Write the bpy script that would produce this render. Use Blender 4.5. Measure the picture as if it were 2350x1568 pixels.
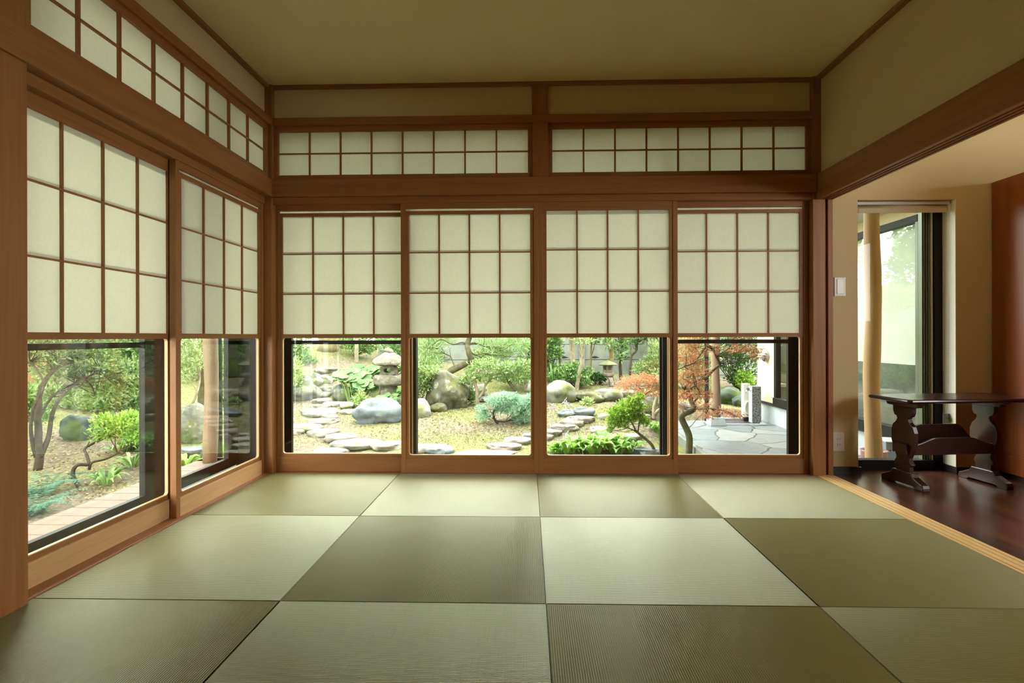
import bpy, bmesh, math, random
import numpy as np
from mathutils import Vector, Matrix, noise

for o in list(bpy.data.objects): bpy.data.objects.remove(o)
SC = bpy.context.scene
COL = SC.collection
PI = math.pi

# ------------------------------------------------------------------ camera
CX, CY, CZ = -0.05821, -2.70741, 0.87332
YAW, ROLL, FPX, PPY = -0.0278439, -0.0025477, 1280.85, 773.33
FW = Vector((math.sin(YAW), math.cos(YAW), 0)); RT0 = Vector((math.cos(YAW), -math.sin(YAW), 0)); UP0 = Vector((0, 0, 1))
RT = RT0*math.cos(ROLL) + UP0*math.sin(ROLL); UP = -RT0*math.sin(ROLL) + UP0*math.cos(ROLL)
cd = bpy.data.cameras.new('camera'); cam = bpy.data.objects.new('camera', cd); COL.objects.link(cam)
cd.sensor_width = 36; cd.lens = FPX/2350*36; cd.shift_y = (PPY-784)/2350; cd.clip_start = .02; cd.clip_end = 200
cam.matrix_world = Matrix(((RT.x, UP.x, -FW.x, CX), (RT.y, UP.y, -FW.y, CY), (RT.z, UP.z, -FW.z, CZ), (0, 0, 0, 1)))
SC.camera = cam

# ------------------------------------------------------------------ world, sun, exposure
SKY = 12.5
w = bpy.data.worlds.new('overcast_sky'); SC.world = w; w.use_nodes = True
nt = w.node_tree; nt.nodes.clear()
tc = nt.nodes.new('ShaderNodeTexCoord'); sx = nt.nodes.new('ShaderNodeSeparateXYZ'); rp = nt.nodes.new('ShaderNodeValToRGB')
bg = nt.nodes.new('ShaderNodeBackground'); ou = nt.nodes.new('ShaderNodeOutputWorld')
nt.links.new(tc.outputs['Generated'], sx.inputs[0]); nt.links.new(sx.outputs['Z'], rp.inputs[0])
rp.color_ramp.elements[0].position = .0; rp.color_ramp.elements[0].color = (.80, .84, .80, 1)
rp.color_ramp.elements[1].position = .6; rp.color_ramp.elements[1].color = (1, 1, 1, 1)
nt.links.new(rp.outputs[0], bg.inputs[0]); bg.inputs[1].default_value = SKY
nt.links.new(bg.outputs[0], ou.inputs[0])
sd = bpy.data.lights.new('veiled_sun', 'SUN'); sd.energy = 2.2; sd.angle = math.radians(50); sd.color = (1, .97, .9)
sun = bpy.data.objects.new('veiled_sun', sd); COL.objects.link(sun); sun.rotation_euler = (math.radians(-32), math.radians(-22), 0)
SC.view_settings.view_transform = 'Standard'; SC.view_settings.look = 'None'
SC.view_settings.gamma = 1; SC.view_settings.use_curve_mapping = False
SC.view_settings.exposure = 0.42
SC.cycles.max_bounces = 10; SC.cycles.diffuse_bounces = 6; SC.cycles.glossy_bounces = 4
SC.cycles.transmission_bounces = 6; SC.cycles.transparent_max_bounces = 12
SC.cycles.use_denoising = True
SC.cycles.caustics_reflective = False; SC.cycles.caustics_refractive = False
SC.cycles.sample_clamp_indirect = 8

# ------------------------------------------------------------------ helpers
def ray(px, py): return FW + RT*((px-1175)/FPX) - UP*((py-PPY)/FPX)
def pt(px, py, D): return Vector((CX, CY, CZ)) + ray(px, py)*D

def props(o, label=None, cat=None, group=None, kind=None):
    if label: o['label'] = label
    if cat: o['category'] = cat
    if group: o['group'] = group
    if kind: o['kind'] = kind
    return o
def thing(name, label, cat, loc=(0, 0, 0), rz=0, group=None):
    o = bpy.data.objects.new(name, None); COL.objects.link(o); o.empty_display_size = .1
    o.location = loc; o.rotation_euler = (0, 0, rz)
    return props(o, label, cat, group)
def link_mesh(name, me, mat, parent=None, smooth=False, bevel=0):
    o = bpy.data.objects.new(name, me); COL.objects.link(o)
    if mat is not None and not me.materials: me.materials.append(mat)
    if smooth: me.polygons.foreach_set('use_smooth', [True]*len(me.polygons))
    if bevel:
        b = o.modifiers.new('bevel', 'BEVEL'); b.width = bevel; b.segments = 2; b.limit_method = 'ANGLE'; b.angle_limit = .7
    if parent is not None: o.parent = parent
    return o
class MB:
    def __init__(s): s.v = []; s.f = []
    def add(s, vs, fs):
        n = len(s.v); s.v += [tuple(v) for v in vs]; s.f += [tuple(i+n for i in f) for f in fs]; return s
    def box(s, x0, x1, y0, y1, z0, z1):
        v = [(x, y, z) for x in (x0, x1) for y in (y0, y1) for z in (z0, z1)]
        return s.add(v, [(0, 1, 3, 2), (4, 6, 7, 5), (0, 4, 5, 1), (2, 3, 7, 6), (0, 2, 6, 4), (1, 5, 7, 3)])
    def prism(s, poly, ax, a, b):
        def P(p, t): return (t, p[0], p[1]) if ax == 'x' else (p[0], t, p[1]) if ax == 'y' else (p[0], p[1], t)
        n = len(poly); v = [P(p, a) for p in poly]+[P(p, b) for p in poly]
        return s.add(v, [tuple(range(n))[::-1], tuple(range(n, 2*n))]+[(i, (i+1) % n, n+(i+1) % n, n+i) for i in range(n)])
    def tube(s, pts, rad, n=7, cap=True):
        pts = [Vector(p) for p in pts]; k = len(pts)
        if not hasattr(rad, '__len__'): rad = [rad]*k
        vs = []; prev = None
        for i, p in enumerate(pts):
            t = (pts[min(i+1, k-1)]-pts[max(i-1, 0)]).normalized()
            if prev is None: a = t.orthogonal().normalized()
            else:
                a = prev - t*prev.dot(t); a = a.normalized() if a.length > 1e-6 else t.orthogonal().normalized()
            prev = a; b = t.cross(a)
            for j in range(n):
                q = 2*PI*j/n; vs.append(p+(a*math.cos(q)+b*math.sin(q))*rad[i])
        fs = [(i*n+j, i*n+(j+1) % n, (i+1)*n+(j+1) % n, (i+1)*n+j) for i in range(k-1) for j in range(n)]
        if cap: fs += [tuple(range(n))[::-1], tuple(range((k-1)*n, k*n))]
        return s.add(vs, fs)
    def lathe(s, prof, n=24, c=(0, 0, 0)):
        vs = [(c[0]+r*math.cos(2*PI*j/n), c[1]+r*math.sin(2*PI*j/n), c[2]+z) for r, z in prof for j in range(n)]
        k = len(prof)
        fs = [(i*n+j, i*n+(j+1) % n, (i+1)*n+(j+1) % n, (i+1)*n+j) for i in range(k-1) for j in range(n)]
        return s.add(vs, fs+[tuple(range(n))[::-1], tuple(range((k-1)*n, k*n))])
    def mesh(s, name):
        me = bpy.data.meshes.new(name); me.from_pydata(s.v, [], s.f); me.update(); return me
    def build(s, name, mat, parent=None, smooth=False, bevel=0):
        return link_mesh(name, s.mesh(name), mat, parent, smooth, bevel)
def struct(o, label=None):
    o['kind'] = 'structure'
    if label: o['label'] = label
    return o
def copy_tree(o, parent=None):
    c = o.copy(); COL.objects.link(c)
    if parent is not None: c.parent = parent
    for ch in list(o.children): copy_tree(ch, c)
    return c

# ------------------------------------------------------------------ materials
def srgb(r, g, b):
    f = lambda c: c/12.92 if c <= .04045 else ((c+.055)/1.055)**2.4
    return (f(r), f(g), f(b), 1)
def newmat(name):
    m = bpy.data.materials.new(name); m.use_nodes = True; n = m.node_tree; n.nodes.clear()
    out = n.nodes.new('ShaderNodeOutputMaterial'); b = n.nodes.new('ShaderNodeBsdfPrincipled')
    n.links.new(b.outputs[0], out.inputs[0]); return m, n, b, out
def N(n, t, **kw):
    x = n.nodes.new('ShaderNode'+t)
    for k, v in kw.items():
        if k in x.inputs: x.inputs[k].default_value = v
        else: setattr(x, k, v)
    return x
def ramp(n, fac, stops):
    r = n.nodes.new('ShaderNodeValToRGB'); e = r.color_ramp.elements
    while len(e) < len(stops): e.new(.5)
    for i, (p, c) in enumerate(stops): e[i].position = p; e[i].color = c
    n.links.new(fac, r.inputs[0]); return r.outputs[0]
def bump(n, b, h, strength, dist):
    k = N(n, 'Bump'); k.inputs['Strength'].default_value = strength; k.inputs['Distance'].default_value = dist
    n.links.new(h, k.inputs['Height']); n.links.new(k.outputs[0], b.inputs['Normal']); return k
def coords(n, scale, kind='Object'):
    t = N(n, 'TexCoord'); m = N(n, 'Mapping'); m.inputs['Scale'].default_value = scale
    n.links.new(t.outputs[kind], m.inputs['Vector']); return m.outputs[0]
def plain(name, c, rough=.5, metal=0, spec=.5, var=0, bumps=0, bscale=80):
    m, n, b, o = newmat(name); b.inputs['Roughness'].default_value = rough; b.inputs['Metallic'].default_value = metal
    b.inputs['Specular IOR Level'].default_value = spec
    co = coords(n, (1, 1, 1)); nz = N(n, 'TexNoise', Scale=bscale, Detail=4.0); n.links.new(co, nz.inputs['Vector'])
    c2 = tuple(x*(1-var) for x in c[:3])+(1,); c3 = tuple(min(1, x*(1+var)) for x in c[:3])+(1,)
    n.links.new(ramp(n, nz.outputs[0], [(.3, c2), (.7, c3)]), b.inputs['Base Color'])
    if bumps: bump(n, b, nz.outputs[0], bumps, .002)
    return m
def wood(name, axis, c1, c2, rough=.5, grain=1.0, spec=.4, coat=0):
    m, n, b, o = newmat(name)
    sc = {'x': (1.2, 28, 28), 'y': (28, 1.2, 28), 'z': (28, 28, 1.2)}[axis]
    co = coords(n, tuple(s*grain for s in sc))
    nz = N(n, 'TexNoise', Scale=1.0, Detail=5.0, Roughness=.6, Distortion=.6); n.links.new(co, nz.inputs['Vector'])
    sc2 = tuple(s*4 for s in sc); co2 = coords(n, sc2)
    n2 = N(n, 'TexNoise', Scale=1.0, Detail=3.0); n.links.new(co2, n2.inputs['Vector'])
    mx = N(n, 'Math', operation='MULTIPLY_ADD'); n.links.new(n2.outputs[0], mx.inputs[0]); mx.inputs[1].default_value = .35
    n.links.new(nz.outputs[0], mx.inputs[2])
    n.links.new(ramp(n, mx.outputs[0], [(.35, c1), (1.0, c2)]), b.inputs['Base Color'])
    b.inputs['Roughness'].default_value = rough; b.inputs['Specular IOR Level'].default_value = spec
    if coat: b.inputs['Coat Weight'].default_value = coat; b.inputs['Coat Roughness'].default_value = .12
    bump(n, b, n2.outputs[0], .12, .0008)
    return m
H1, H2 = srgb(.525, .325, .155), srgb(.635, .43, .24)
HX, HY, HZ = (wood('cedar_'+a, a, H2, H1, .48) for a in 'xyz')
D1, D2 = srgb(.26, .135, .09), srgb(.16, .08, .06)
DARKX, DARKY, DARKZ = (wood('dark_oak_'+a, a, D1, D2, .32, .8, .5, .3) for a in 'xyz')
PLASTER = plain('plaster', srgb(.83, .75, .585), .9, spec=.15, var=.04, bumps=.25, bscale=180)
CEIL = plain('ceiling_board', srgb(.93, .87, .71), .9, spec=.15, var=.05, bumps=.2, bscale=220)
BLACK = plain('dark_bronze_aluminium', srgb(.085, .085, .072), .5, 0, .25, var=.05)
ALU = plain('grey_green_aluminium', srgb(.42, .45, .38), .35, .4, var=.05)
PALE = plain('pale_aluminium', srgb(.88, .88, .82), .4, var=.02)
WHITE = plain('white_plastic', srgb(.88, .87, .82), .35, var=.01)
DARKHOLE = plain('dark_slot', srgb(.08, .07, .06), .6)
GREYPL = plain('grey_plastic', srgb(.62, .64, .64), .4, var=.03)
FABRIC = plain('beige_blind_fabric', srgb(.83, .79, .68), .8, spec=.2, var=.03, bumps=.2, bscale=400)
BASEB = plain('dark_baseboard', srgb(.13, .085, .07), .4, var=.2, bscale=30)
CREAM = plain('cream_render', srgb(.93, .87, .72), .9, spec=.1, var=.04, bumps=.3, bscale=90)
PLINTH = plain('grey_render', srgb(.74, .77, .78), .85, var=.08, bscale=14, bumps=.2)
CONC = plain('grey_concrete', srgb(.60, .62, .58), .9, spec=.2, var=.16, bscale=6, bumps=.3)
SLATW = plain('white_blind_slat', srgb(.95, .96, .92), .7, var=.02)
PIPE = plain('dark_rain_pipe', srgb(.18, .20, .24), .4, .2, var=.1)
GPIPE = plain('green_rain_pipe', srgb(.16, .26, .21), .45, var=.1)
LOG = wood('peeled_log', 'z', srgb(.88, .73, .52), srgb(.77, .59, .38), .6, .35)
LOGG = wood('weathered_log', 'z', srgb(.76, .65, .52), srgb(.60, .49, .38), .7, .35)
DECK = wood('deck_plank', 'x', srgb(.72, .62, .55), srgb(.60, .49, .43), .65, .5)
SOFFIT = plain('soffit_board', srgb(.80, .80, .74), .85, var=.03)
SOFW = wood('eave_wood', 'y', srgb(.62, .46, .30), srgb(.45, .32, .2), .7, .5)

def mat_paper():
    m, n, b, out = newmat('shoji_paper'); n.nodes.remove(b)
    co = coords(n, (1, 1, 1)); nz = N(n, 'TexNoise', Scale=60.0, Detail=6.0); n.links.new(co, nz.inputs['Vector'])
    c = ramp(n, nz.outputs[0], [(.3, srgb(.95, .95, .88)), (.7, srgb(.965, .965, .90))])
    ct = ramp(n, nz.outputs[0], [(.3, srgb(.82, .82, .765)), (.7, srgb(.845, .845, .79))])
    d = N(n, 'BsdfDiffuse'); t = N(n, 'BsdfTranslucent'); mx = N(n, 'MixShader'); mx.inputs[0].default_value = .5
    n.links.new(c, d.inputs[0]); n.links.new(ct, t.inputs[0]); n.links.new(d.outputs[0], mx.inputs[1]); n.links.new(t.outputs[0], mx.inputs[2])
    n.links.new(mx.outputs[0], out.inputs[0]); return m
PAPER = mat_paper()
def mat_glass(name='window_glass', tint=(.93, .97, .93, 1), refl=1.0):
    m, n, b, out = newmat(name); n.nodes.remove(b)
    t = N(n, 'BsdfTransparent'); t.inputs[0].default_value = tint
    g = N(n, 'BsdfGlossy'); g.inputs['Roughness'].default_value = .0; g.inputs[0].default_value = (1, 1, 1, 1)
    f = N(n, 'Fresnel'); 
    ge = N(n, 'NewGeometry'); io = N(n, 'Mix', data_type='FLOAT'); n.links.new(ge.outputs['Backfacing'], io.inputs[0])
    io.inputs[2].default_value = 1.52; io.inputs[3].default_value = 1/1.52; n.links.new(io.outputs[0], f.inputs['IOR'])
    k = N(n, 'Math', operation='MULTIPLY'); n.links.new(f.outputs[0], k.inputs[0]); k.inputs[1].default_value = refl
    mx = N(n, 'MixShader'); n.links.new(k.outputs[0], mx.inputs[0]); n.links.new(t.outputs[0], mx.inputs[1]); n.links.new(g.outputs[0], mx.inputs[2])
    n.links.new(mx.outputs[0], out.inputs[0]); return m
GLASS = mat_glass('window_glass', (.96, .97, .955, 1), .6)
GLASSB = mat_glass('back_window_glass', (.96, .97, .955, 1), .25)
GLASSD = mat_glass('double_glass', (.93, .95, .93, 1), 1.0)

def mat_tatami():
    m, n, b, out = newmat('rush_matting')
    uv = N(n, 'UVMap'); uv.uv_map = 'weave'
    wv = N(n, 'TexWave', wave_type='BANDS', bands_direction='X', wave_profile='SIN'); wv.inputs['Scale'].default_value = 48
    n.links.new(uv.outputs[0], wv.inputs['Vector'])
    mp = N(n, 'Mapping'); mp.inputs['Scale'].default_value = (150, 9, 1); n.links.new(uv.outputs[0], mp.inputs[0])
    nz = N(n, 'TexNoise', Scale=1.0, Detail=3.0); n.links.new(mp.outputs[0], nz.inputs['Vector'])
    mp2 = N(n, 'Mapping'); mp2.inputs['Scale'].default_value = (6, 420, 1); n.links.new(uv.outputs[0], mp2.inputs[0])
    n2 = N(n, 'TexNoise', Scale=1.0, Detail=2.0); n.links.new(mp2.outputs[0], n2.inputs['Vector'])
    a = N(n, 'Math', operation='MULTIPLY_ADD'); n.links.new(wv.outputs[0], a.inputs[0]); a.inputs[1].default_value = .3
    mm = N(n, 'Math', operation='MULTIPLY'); n.links.new(n2.outputs[0], mm.inputs[0]); mm.inputs[1].default_value = .55
    n.links.new(mm.outputs[0], a.inputs[2])
    c = ramp(n, a.outputs[0], [(.12, srgb(.275, .23, .055)), (.45, srgb(.365, .325, .10)), (.8, srgb(.43, .395, .15))])
    n.links.new(c, b.inputs['Base Color'])
    b.inputs['Roughness'].default_value = .44; b.inputs['IOR'].default_value = 1.75; b.inputs['Specular IOR Level'].default_value = .55; b.inputs['Sheen Weight'].default_value = .6; b.inputs['Sheen Roughness'].default_value = .25; b.inputs['Sheen Tint'].default_value = srgb(.93, .95, .86)
    b.inputs['Anisotropic'].default_value = .9; b.inputs['Specular Tint'].default_value = srgb(.86, .88, .66)
    tg = N(n, 'Tangent', direction_type='UV_MAP'); tg.uv_map = 'weave'; n.links.new(tg.outputs[0], b.inputs['Tangent'])
    b.inputs['Anisotropic Rotation'].default_value = .25
    h = N(n, 'Math', operation='MULTIPLY_ADD'); n.links.new(n2.outputs[0], h.inputs[0]); h.inputs[1].default_value = .25; n.links.new(wv.outputs[0], h.inputs[2])
    bump(n, b, h.outputs[0], .42, .0008)
    return m
TATAMI = mat_tatami()

def mat_planks():
    m, n, b, out = newmat('dark_floorboards')
    t = N(n, 'TexCoord'); mp = N(n, 'Mapping'); mp.inputs['Rotation'].default_value = (0, 0, PI/2); n.links.new(t.outputs['Object'], mp.inputs[0])
    br = N(n, 'TexBrick'); br.offset = .37; br.inputs['Scale'].default_value = 1; br.inputs['Brick Width'].default_value = 1.3; br.inputs['Row Height'].default_value = .085
    br.inputs['Mortar Size'].default_value = .0018; br.inputs['Color1'].default_value = (.2, .2, .2, 1); br.inputs['Color2'].default_value = (.9, .9, .9, 1); br.inputs['Mortar'].default_value = (0, 0, 0, 1)
    n.links.new(mp.outputs[0], br.inputs['Vector'])
    co = coords(n, (30, 1.4, 1)); nz = N(n, 'TexNoise', Scale=1.0, Detail=6.0, Distortion=.4); n.links.new(co, nz.inputs['Vector'])
    a = N(n, 'Math', operation='MULTIPLY_ADD'); n.links.new(br.outputs[0], a.inputs[0]); a.inputs[1].default_value = .45; n.links.new(nz.outputs[0], a.inputs[2])
    n.links.new(ramp(n, a.outputs[0], [(.3, srgb(.14, .08, .06)), (.6, srgb(.27, .15, .10)), (1, srgb(.40, .23, .15))]), b.inputs['Base Color'])
    b.inputs['Roughness'].default_value = .27; b.inputs['Specular IOR Level'].default_value = .6
    bump(n, b, a.outputs[0], .08, .001); return m
PLANKS = mat_planks()
CABW = wood('varnished_red_brown_wood', 'z', srgb(.62, .33, .12), srgb(.46, .20, .06), .28, .5, .5, .35)

def mat_rock(name, a, bcol, moss=None, mosst=.55, lichen=None, s=3.0):
    m, n, b, out = newmat(name); co = coords(n, (1, 1, 1))
    nz = N(n, 'TexNoise', Scale=s*2, Detail=8.0, Roughness=.65); n.links.new(co, nz.inputs['Vector'])
    c = ramp(n, nz.outputs[0], [(.35, a), (.65, bcol)])
    n2 = N(n, 'TexNoise', Scale=s, Detail=6.0); n.links.new(coords(n, (1, 1.3, .8)), n2.inputs['Vector'])
    if moss:
        mx = N(n, 'Mix', data_type='RGBA'); n.links.new(ramp(n, n2.outputs[0], [(mosst-.04, (0, 0, 0, 1)), (mosst+.04, (1, 1, 1, 1))]), mx.inputs[0])
        n.links.new(c, mx.inputs[6]); mx.inputs[7].default_value = moss; c = mx.outputs[2]
    if lichen:
        n3 = N(n, 'TexNoise', Scale=s*3.2, Detail=5.0); n.links.new(co, n3.inputs['Vector'])
        mx = N(n, 'Mix', data_type='RGBA'); n.links.new(ramp(n, n3.outputs[0], [(.57, (0, 0, 0, 1)), (.68, (1, 1, 1, 1))]), mx.inputs[0])
        n.links.new(c, mx.inputs[6]); mx.inputs[7].default_value = lichen; c = mx.outputs[2]
    n.links.new(c, b.inputs['Base Color']); b.inputs['Roughness'].default_value = .85; b.inputs['Specular IOR Level'].default_value = .3
    bump(n, b, nz.outputs[0], .7, .02); return m
MOSSC = srgb(.50, .55, .24)
R_BLUE = mat_rock('blue_grey_stone', srgb(.42, .46, .48), srgb(.61, .655, .67), srgb(.58, .605, .52), .66)
R_MOSS = mat_rock('mossy_boulder_stone', srgb(.38, .37, .28), srgb(.58, .57, .47), srgb(.45, .45, .26), .55, srgb(.68, .70, .62))
R_LICH = mat_rock('lichen_stone', srgb(.42, .43, .38), srgb(.62, .63, .57), srgb(.48, .51, .32), .6, srgb(.76, .78, .69))
R_STEP = mat_rock('stepping_stone', srgb(.56, .53, .465), srgb(.745, .71, .645), srgb(.66, .66, .50), .68)
R_GREY = mat_rock('grey_stone', srgb(.52, .52, .46), srgb(.74, .74, .67), srgb(.54, .57, .36), .6)
R_DARK = mat_rock('dark_green_stone', srgb(.24, .30, .27), srgb(.40, .46, .40), srgb(.34, .42, .18), .55)
R_LANT = mat_rock('old_granite', srgb(.44, .42, .35), srgb(.64, .61, .53), srgb(.50, .50, .36), .66, srgb(.72, .72, .65), 6)
R_LCAP = mat_rock('moss_covered_granite', srgb(.48, .47, .35), srgb(.61, .60, .47), srgb(.51, .52, .36), .5, None, 6)
GRANITE = mat_rock('speckled_granite', srgb(.22, .23, .24), srgb(.80, .81, .80), None, s=32)
def mat_ground():
    m, n, b, out = newmat('moss_and_soil'); co = coords(n, (1, 1, 1))
    n1 = N(n, 'TexNoise', Scale=1.1, Detail=5.0); n.links.new(co, n1.inputs['Vector'])
    n2 = N(n, 'TexNoise', Scale=28.0, Detail=6.0); n.links.new(co, n2.inputs['Vector'])
    n3 = N(n, 'TexNoise', Scale=90.0, Detail=4.0); n.links.new(co, n3.inputs['Vector'])
    moss = ramp(n, n2.outputs[0], [(.3, srgb(.47, .485, .28)), (.7, srgb(.69, .70, .47))])
    soil = ramp(n, n2.outputs[0], [(.3, srgb(.46, .415, .345)), (.7, srgb(.69, .645, .555))])
    a = N(n, 'Math', operation='MULTIPLY_ADD'); n.links.new(n2.outputs[0], a.inputs[0]); a.inputs[1].default_value = .5; n.links.new(n1.outputs[0], a.inputs[2])
    mx = N(n, 'Mix', data_type='RGBA'); n.links.new(ramp(n, a.outputs[0], [(.68, (0, 0, 0, 1)), (.84, (1, 1, 1, 1))]), mx.inputs[0])
    n.links.new(soil, mx.inputs[6]); n.links.new(moss, mx.inputs[7]); n.links.new(mx.outputs[2], b.inputs['Base Color'])
    b.inputs['Roughness'].default_value = .95; b.inputs['Specular IOR Level'].default_value = .1
    bump(n, b, n3.outputs[0], .8, .02); return m
GROUND = mat_ground()
def mat_flag():
    m, n, b, out = newmat('crazy_paving'); co = coords(n, (1, 1, 1))
    nd = N(n, 'TexNoise', Scale=3.0, Detail=2.0); n.links.new(co, nd.inputs['Vector'])
    mixv = N(n, 'Mix', data_type='VECTOR'); mixv.inputs[0].default_value = .12; n.links.new(co, mixv.inputs[4]); n.links.new(nd.outputs[1], mixv.inputs[5])
    v = N(n, 'TexVoronoi', feature='DISTANCE_TO_EDGE'); v.inputs['Scale'].default_value = 2.2; n.links.new(mixv.outputs[1], v.inputs['Vector'])
    vc = N(n, 'TexVoronoi', feature='F1'); vc.inputs['Scale'].default_value = 2.2; n.links.new(mixv.outputs[1], vc.inputs['Vector'])
    sp = N(n, 'SeparateColor'); n.links.new(vc.outputs['Color'], sp.inputs[0])
    n2 = N(n, 'TexNoise', Scale=14.0, Detail=6.0); n.links.new(co, n2.inputs['Vector'])
    a = N(n, 'Math', operation='MULTIPLY_ADD'); n.links.new(sp.outputs[0], a.inputs[0]); a.inputs[1].default_value = .5
    hm = N(n, 'Math', operation='MULTIPLY'); n.links.new(n2.outputs[0], hm.inputs[0]); hm.inputs[1].default_value = .6; n.links.new(hm.outputs[0], a.inputs[2])
    st = ramp(n, a.outputs[0], [(.15, srgb(.31, .345, .36)), (.5, srgb(.44, .475, .49)), (.9, srgb(.58, .57, .545))])
    mask = ramp(n, v.outputs[0], [(.008, (0, 0, 0, 1)), (.03, (1, 1, 1, 1))])
    mx = N(n, 'Mix', data_type='RGBA'); n.links.new(mask, mx.inputs[0]); mx.inputs[6].default_value = srgb(.22, .23, .21); n.links.new(st, mx.inputs[7])
    n.links.new(mx.outputs[2], b.inputs['Base Color']); b.inputs['Roughness'].default_value = .45
    bump(n, b, mask, .5, .01); return m
FLAG = mat_flag()
def mat_leaf(name, cols, trans=.35, rough=.4):
    m, n, b, out = newmat(name); g = N(n, 'NewGeometry')
    st = [(i/(max(1, len(cols)-1)), c) for i, c in enumerate(cols)]
    c = ramp(n, g.outputs['Random Per Island'], st); n.links.new(c, b.inputs['Base Color'])
    b.inputs['Roughness'].default_value = rough; b.inputs['Specular IOR Level'].default_value = .4
    t = N(n, 'BsdfTranslucent'); n.links.new(c, t.inputs[0]); mx = N(n, 'MixShader'); mx.inputs[0].default_value = trans
    n.links.new(b.outputs[0], mx.inputs[1]); n.links.new(t.outputs[0], mx.inputs[2]); n.links.new(mx.outputs[0], out.inputs[0]); return m
L_AZ = mat_leaf('azalea_leaf', [srgb(.36, .48, .25), srgb(.56, .67, .39), srgb(.74, .81, .56)])
L_MID = mat_leaf('broad_leaf', [srgb(.28, .46, .24), srgb(.48, .64, .34), srgb(.72, .83, .54)], .35, .3)
L_DK = mat_leaf('dark_evergreen_leaf', [srgb(.14, .28, .12), srgb(.26, .44, .18), srgb(.42, .60, .26)], .25, .3)
L_LT = mat_leaf('pale_leaf', [srgb(.50, .62, .34), srgb(.70, .80, .50), srgb(.86, .90, .66)], .4)
L_BOX = mat_leaf('bright_boxwood_leaf', [srgb(.44, .62, .20), srgb(.62, .78, .30), srgb(.78, .88, .44)], .4)
L_HOS = mat_leaf('hosta_leaf', [srgb(.38, .60, .20), srgb(.54, .74, .30), srgb(.70, .86, .46)], .4, .35)
L_FAR = mat_leaf('farfugium_leaf', [srgb(.34, .53, .28), srgb(.48, .65, .37), srgb(.60, .74, .47)], .35, .5)
L_JUN = mat_leaf('juniper_needle', [srgb(.50, .68, .56), srgb(.64, .80, .66), srgb(.78, .89, .76)], .3)
L_PINE = mat_leaf('pine_needle', [srgb(.50, .66, .40), srgb(.68, .80, .52), srgb(.82, .90, .66)], .35)
L_MAP = mat_leaf('red_maple_leaf', [srgb(.74, .38, .32), srgb(.86, .52, .38), srgb(.90, .64, .44), srgb(.70, .70, .42), srgb(.84, .50, .45)], .45)
L_FERN = mat_leaf('fern_leaf', [srgb(.28, .50, .40), srgb(.42, .64, .50)], .35)
L_GRS = mat_leaf('groundcover_leaf', [srgb(.48, .53, .26), srgb(.66, .69, .40), srgb(.80, .79, .55)], .35)
L_DRY = mat_leaf('dry_leaf', [srgb(.56, .44, .30), srgb(.76, .66, .48), srgb(.88, .80, .64)], .2)
L_FLW = mat_leaf('lilac_petal', [srgb(.82, .78, .92), srgb(.92, .90, .96)], .4)
BARK = plain('dark_bark', srgb(.30, .26, .20), .9, var=.35, bscale=25, bumps=.6)
BARKM = plain('mossy_bark', srgb(.42, .40, .27), .9, var=.35, bscale=22, bumps=.6)
BARKP = plain('pale_bark', srgb(.66, .62, .50), .9, var=.25, bscale=18, bumps=.5)
BARKY = plain('yellow_brown_bark', srgb(.56, .52, .32), .9, var=.3, bscale=12, bumps=.5)
BAMB = wood('bamboo_screen', 'z', srgb(.72, .56, .34), srgb(.55, .40, .22), .6, 1.2)

# ================================================================== ROOM SHELL
XL, XR, YB, ZC = -1.72, 1.75, .845, 2.50          # room edges: left mat edge, right track, back mat edge, ceiling
YR = -3.75                                        # rear wall behind the camera
m = MB(); m.box(-2.0, 4.1, YR, 1.1, -.09, -.05); struct(m.build('floor', plain('subfloor', srgb(.3, .25, .2), .8)), 'subfloor under the mats')
m = MB(); m.box(1.857, 4.1, YR, 1.02, -.05, 0); struct(m.build('floor_corridor', PLANKS), 'dark polished wooden floorboards of the corridor')
m = MB(); m.box(-2.05, 4.1, YR-.1, 1.12, ZC+.0, ZC+.06); struct(m.build('ceiling', CEIL), 'plain beige ceiling')
# wall_back : plaster above the transoms
m = MB(); m.box(-1.95, XR+.1, .872, 1.12, 2.285, ZC); struct(m.build('wall_back', PLASTER), 'plaster strip above the back transoms')
m = MB(); m.box(-1.97, XL-.022, YR, 1.12, 2.285, ZC); m.box(-2.05, XL-.03, YR, -1.02, -.05, ZC); struct(m.build('wall_left', PLASTER), 'plaster of the left wall')
m = MB(); m.box(XR+.03, XR+.1, YR, .90, 1.875, ZC); struct(m.build('wall_right', PLASTER), 'plaster above the right lintel')
m = MB(); m.box(-2.05, 4.1, YR-.1, YR, -.05, ZC); struct(m.build('wall_rear', wood('brown_panelling', 'z', srgb(.42, .27, .16), srgb(.34, .21, .12), .6)))
m = MB(); m.box(4.0, 4.1, -.3, 1.1, -.05, ZC); m.box(4.0, 4.1, YR, -3.5, -.05, ZC); m.box(4.0, 4.1, -3.5, -.3, -.05, 1.05); m.box(4.0, 4.1, -3.5, -.3, 2.0, ZC)
struct(m.build('wall_corridor', PLASTER), 'far corridor wall with a large window beyond the picture')
YW = .89; WX0, WX1, WZ1 = 2.035, 2.645, 1.735       # corridor end wall and its window opening
m = MB(); m.box(XR+.10, WX0, YW, 1.12, 0, ZC); m.box(WX1, 4.1, YW, 1.12, 0, ZC); m.box(WX0, WX1, YW, 1.12, WZ1, ZC)
struct(m.build('wall_end', PLASTER), 'plaster end wall of the corridor around its window')
m = MB(); m.box(XR+.107, WX0+.012, YW-.016, YW, 0, .045); struct(m.build('baseboard_left', BASEB))
m = MB(); m.box(WX1-.0, 4.0, YW-.016, YW, 0, .045); m.box(WX1-.012, WX1, YW-.016, 1.0, 0, .045); struct(m.build('baseboard_right', BASEB))

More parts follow.
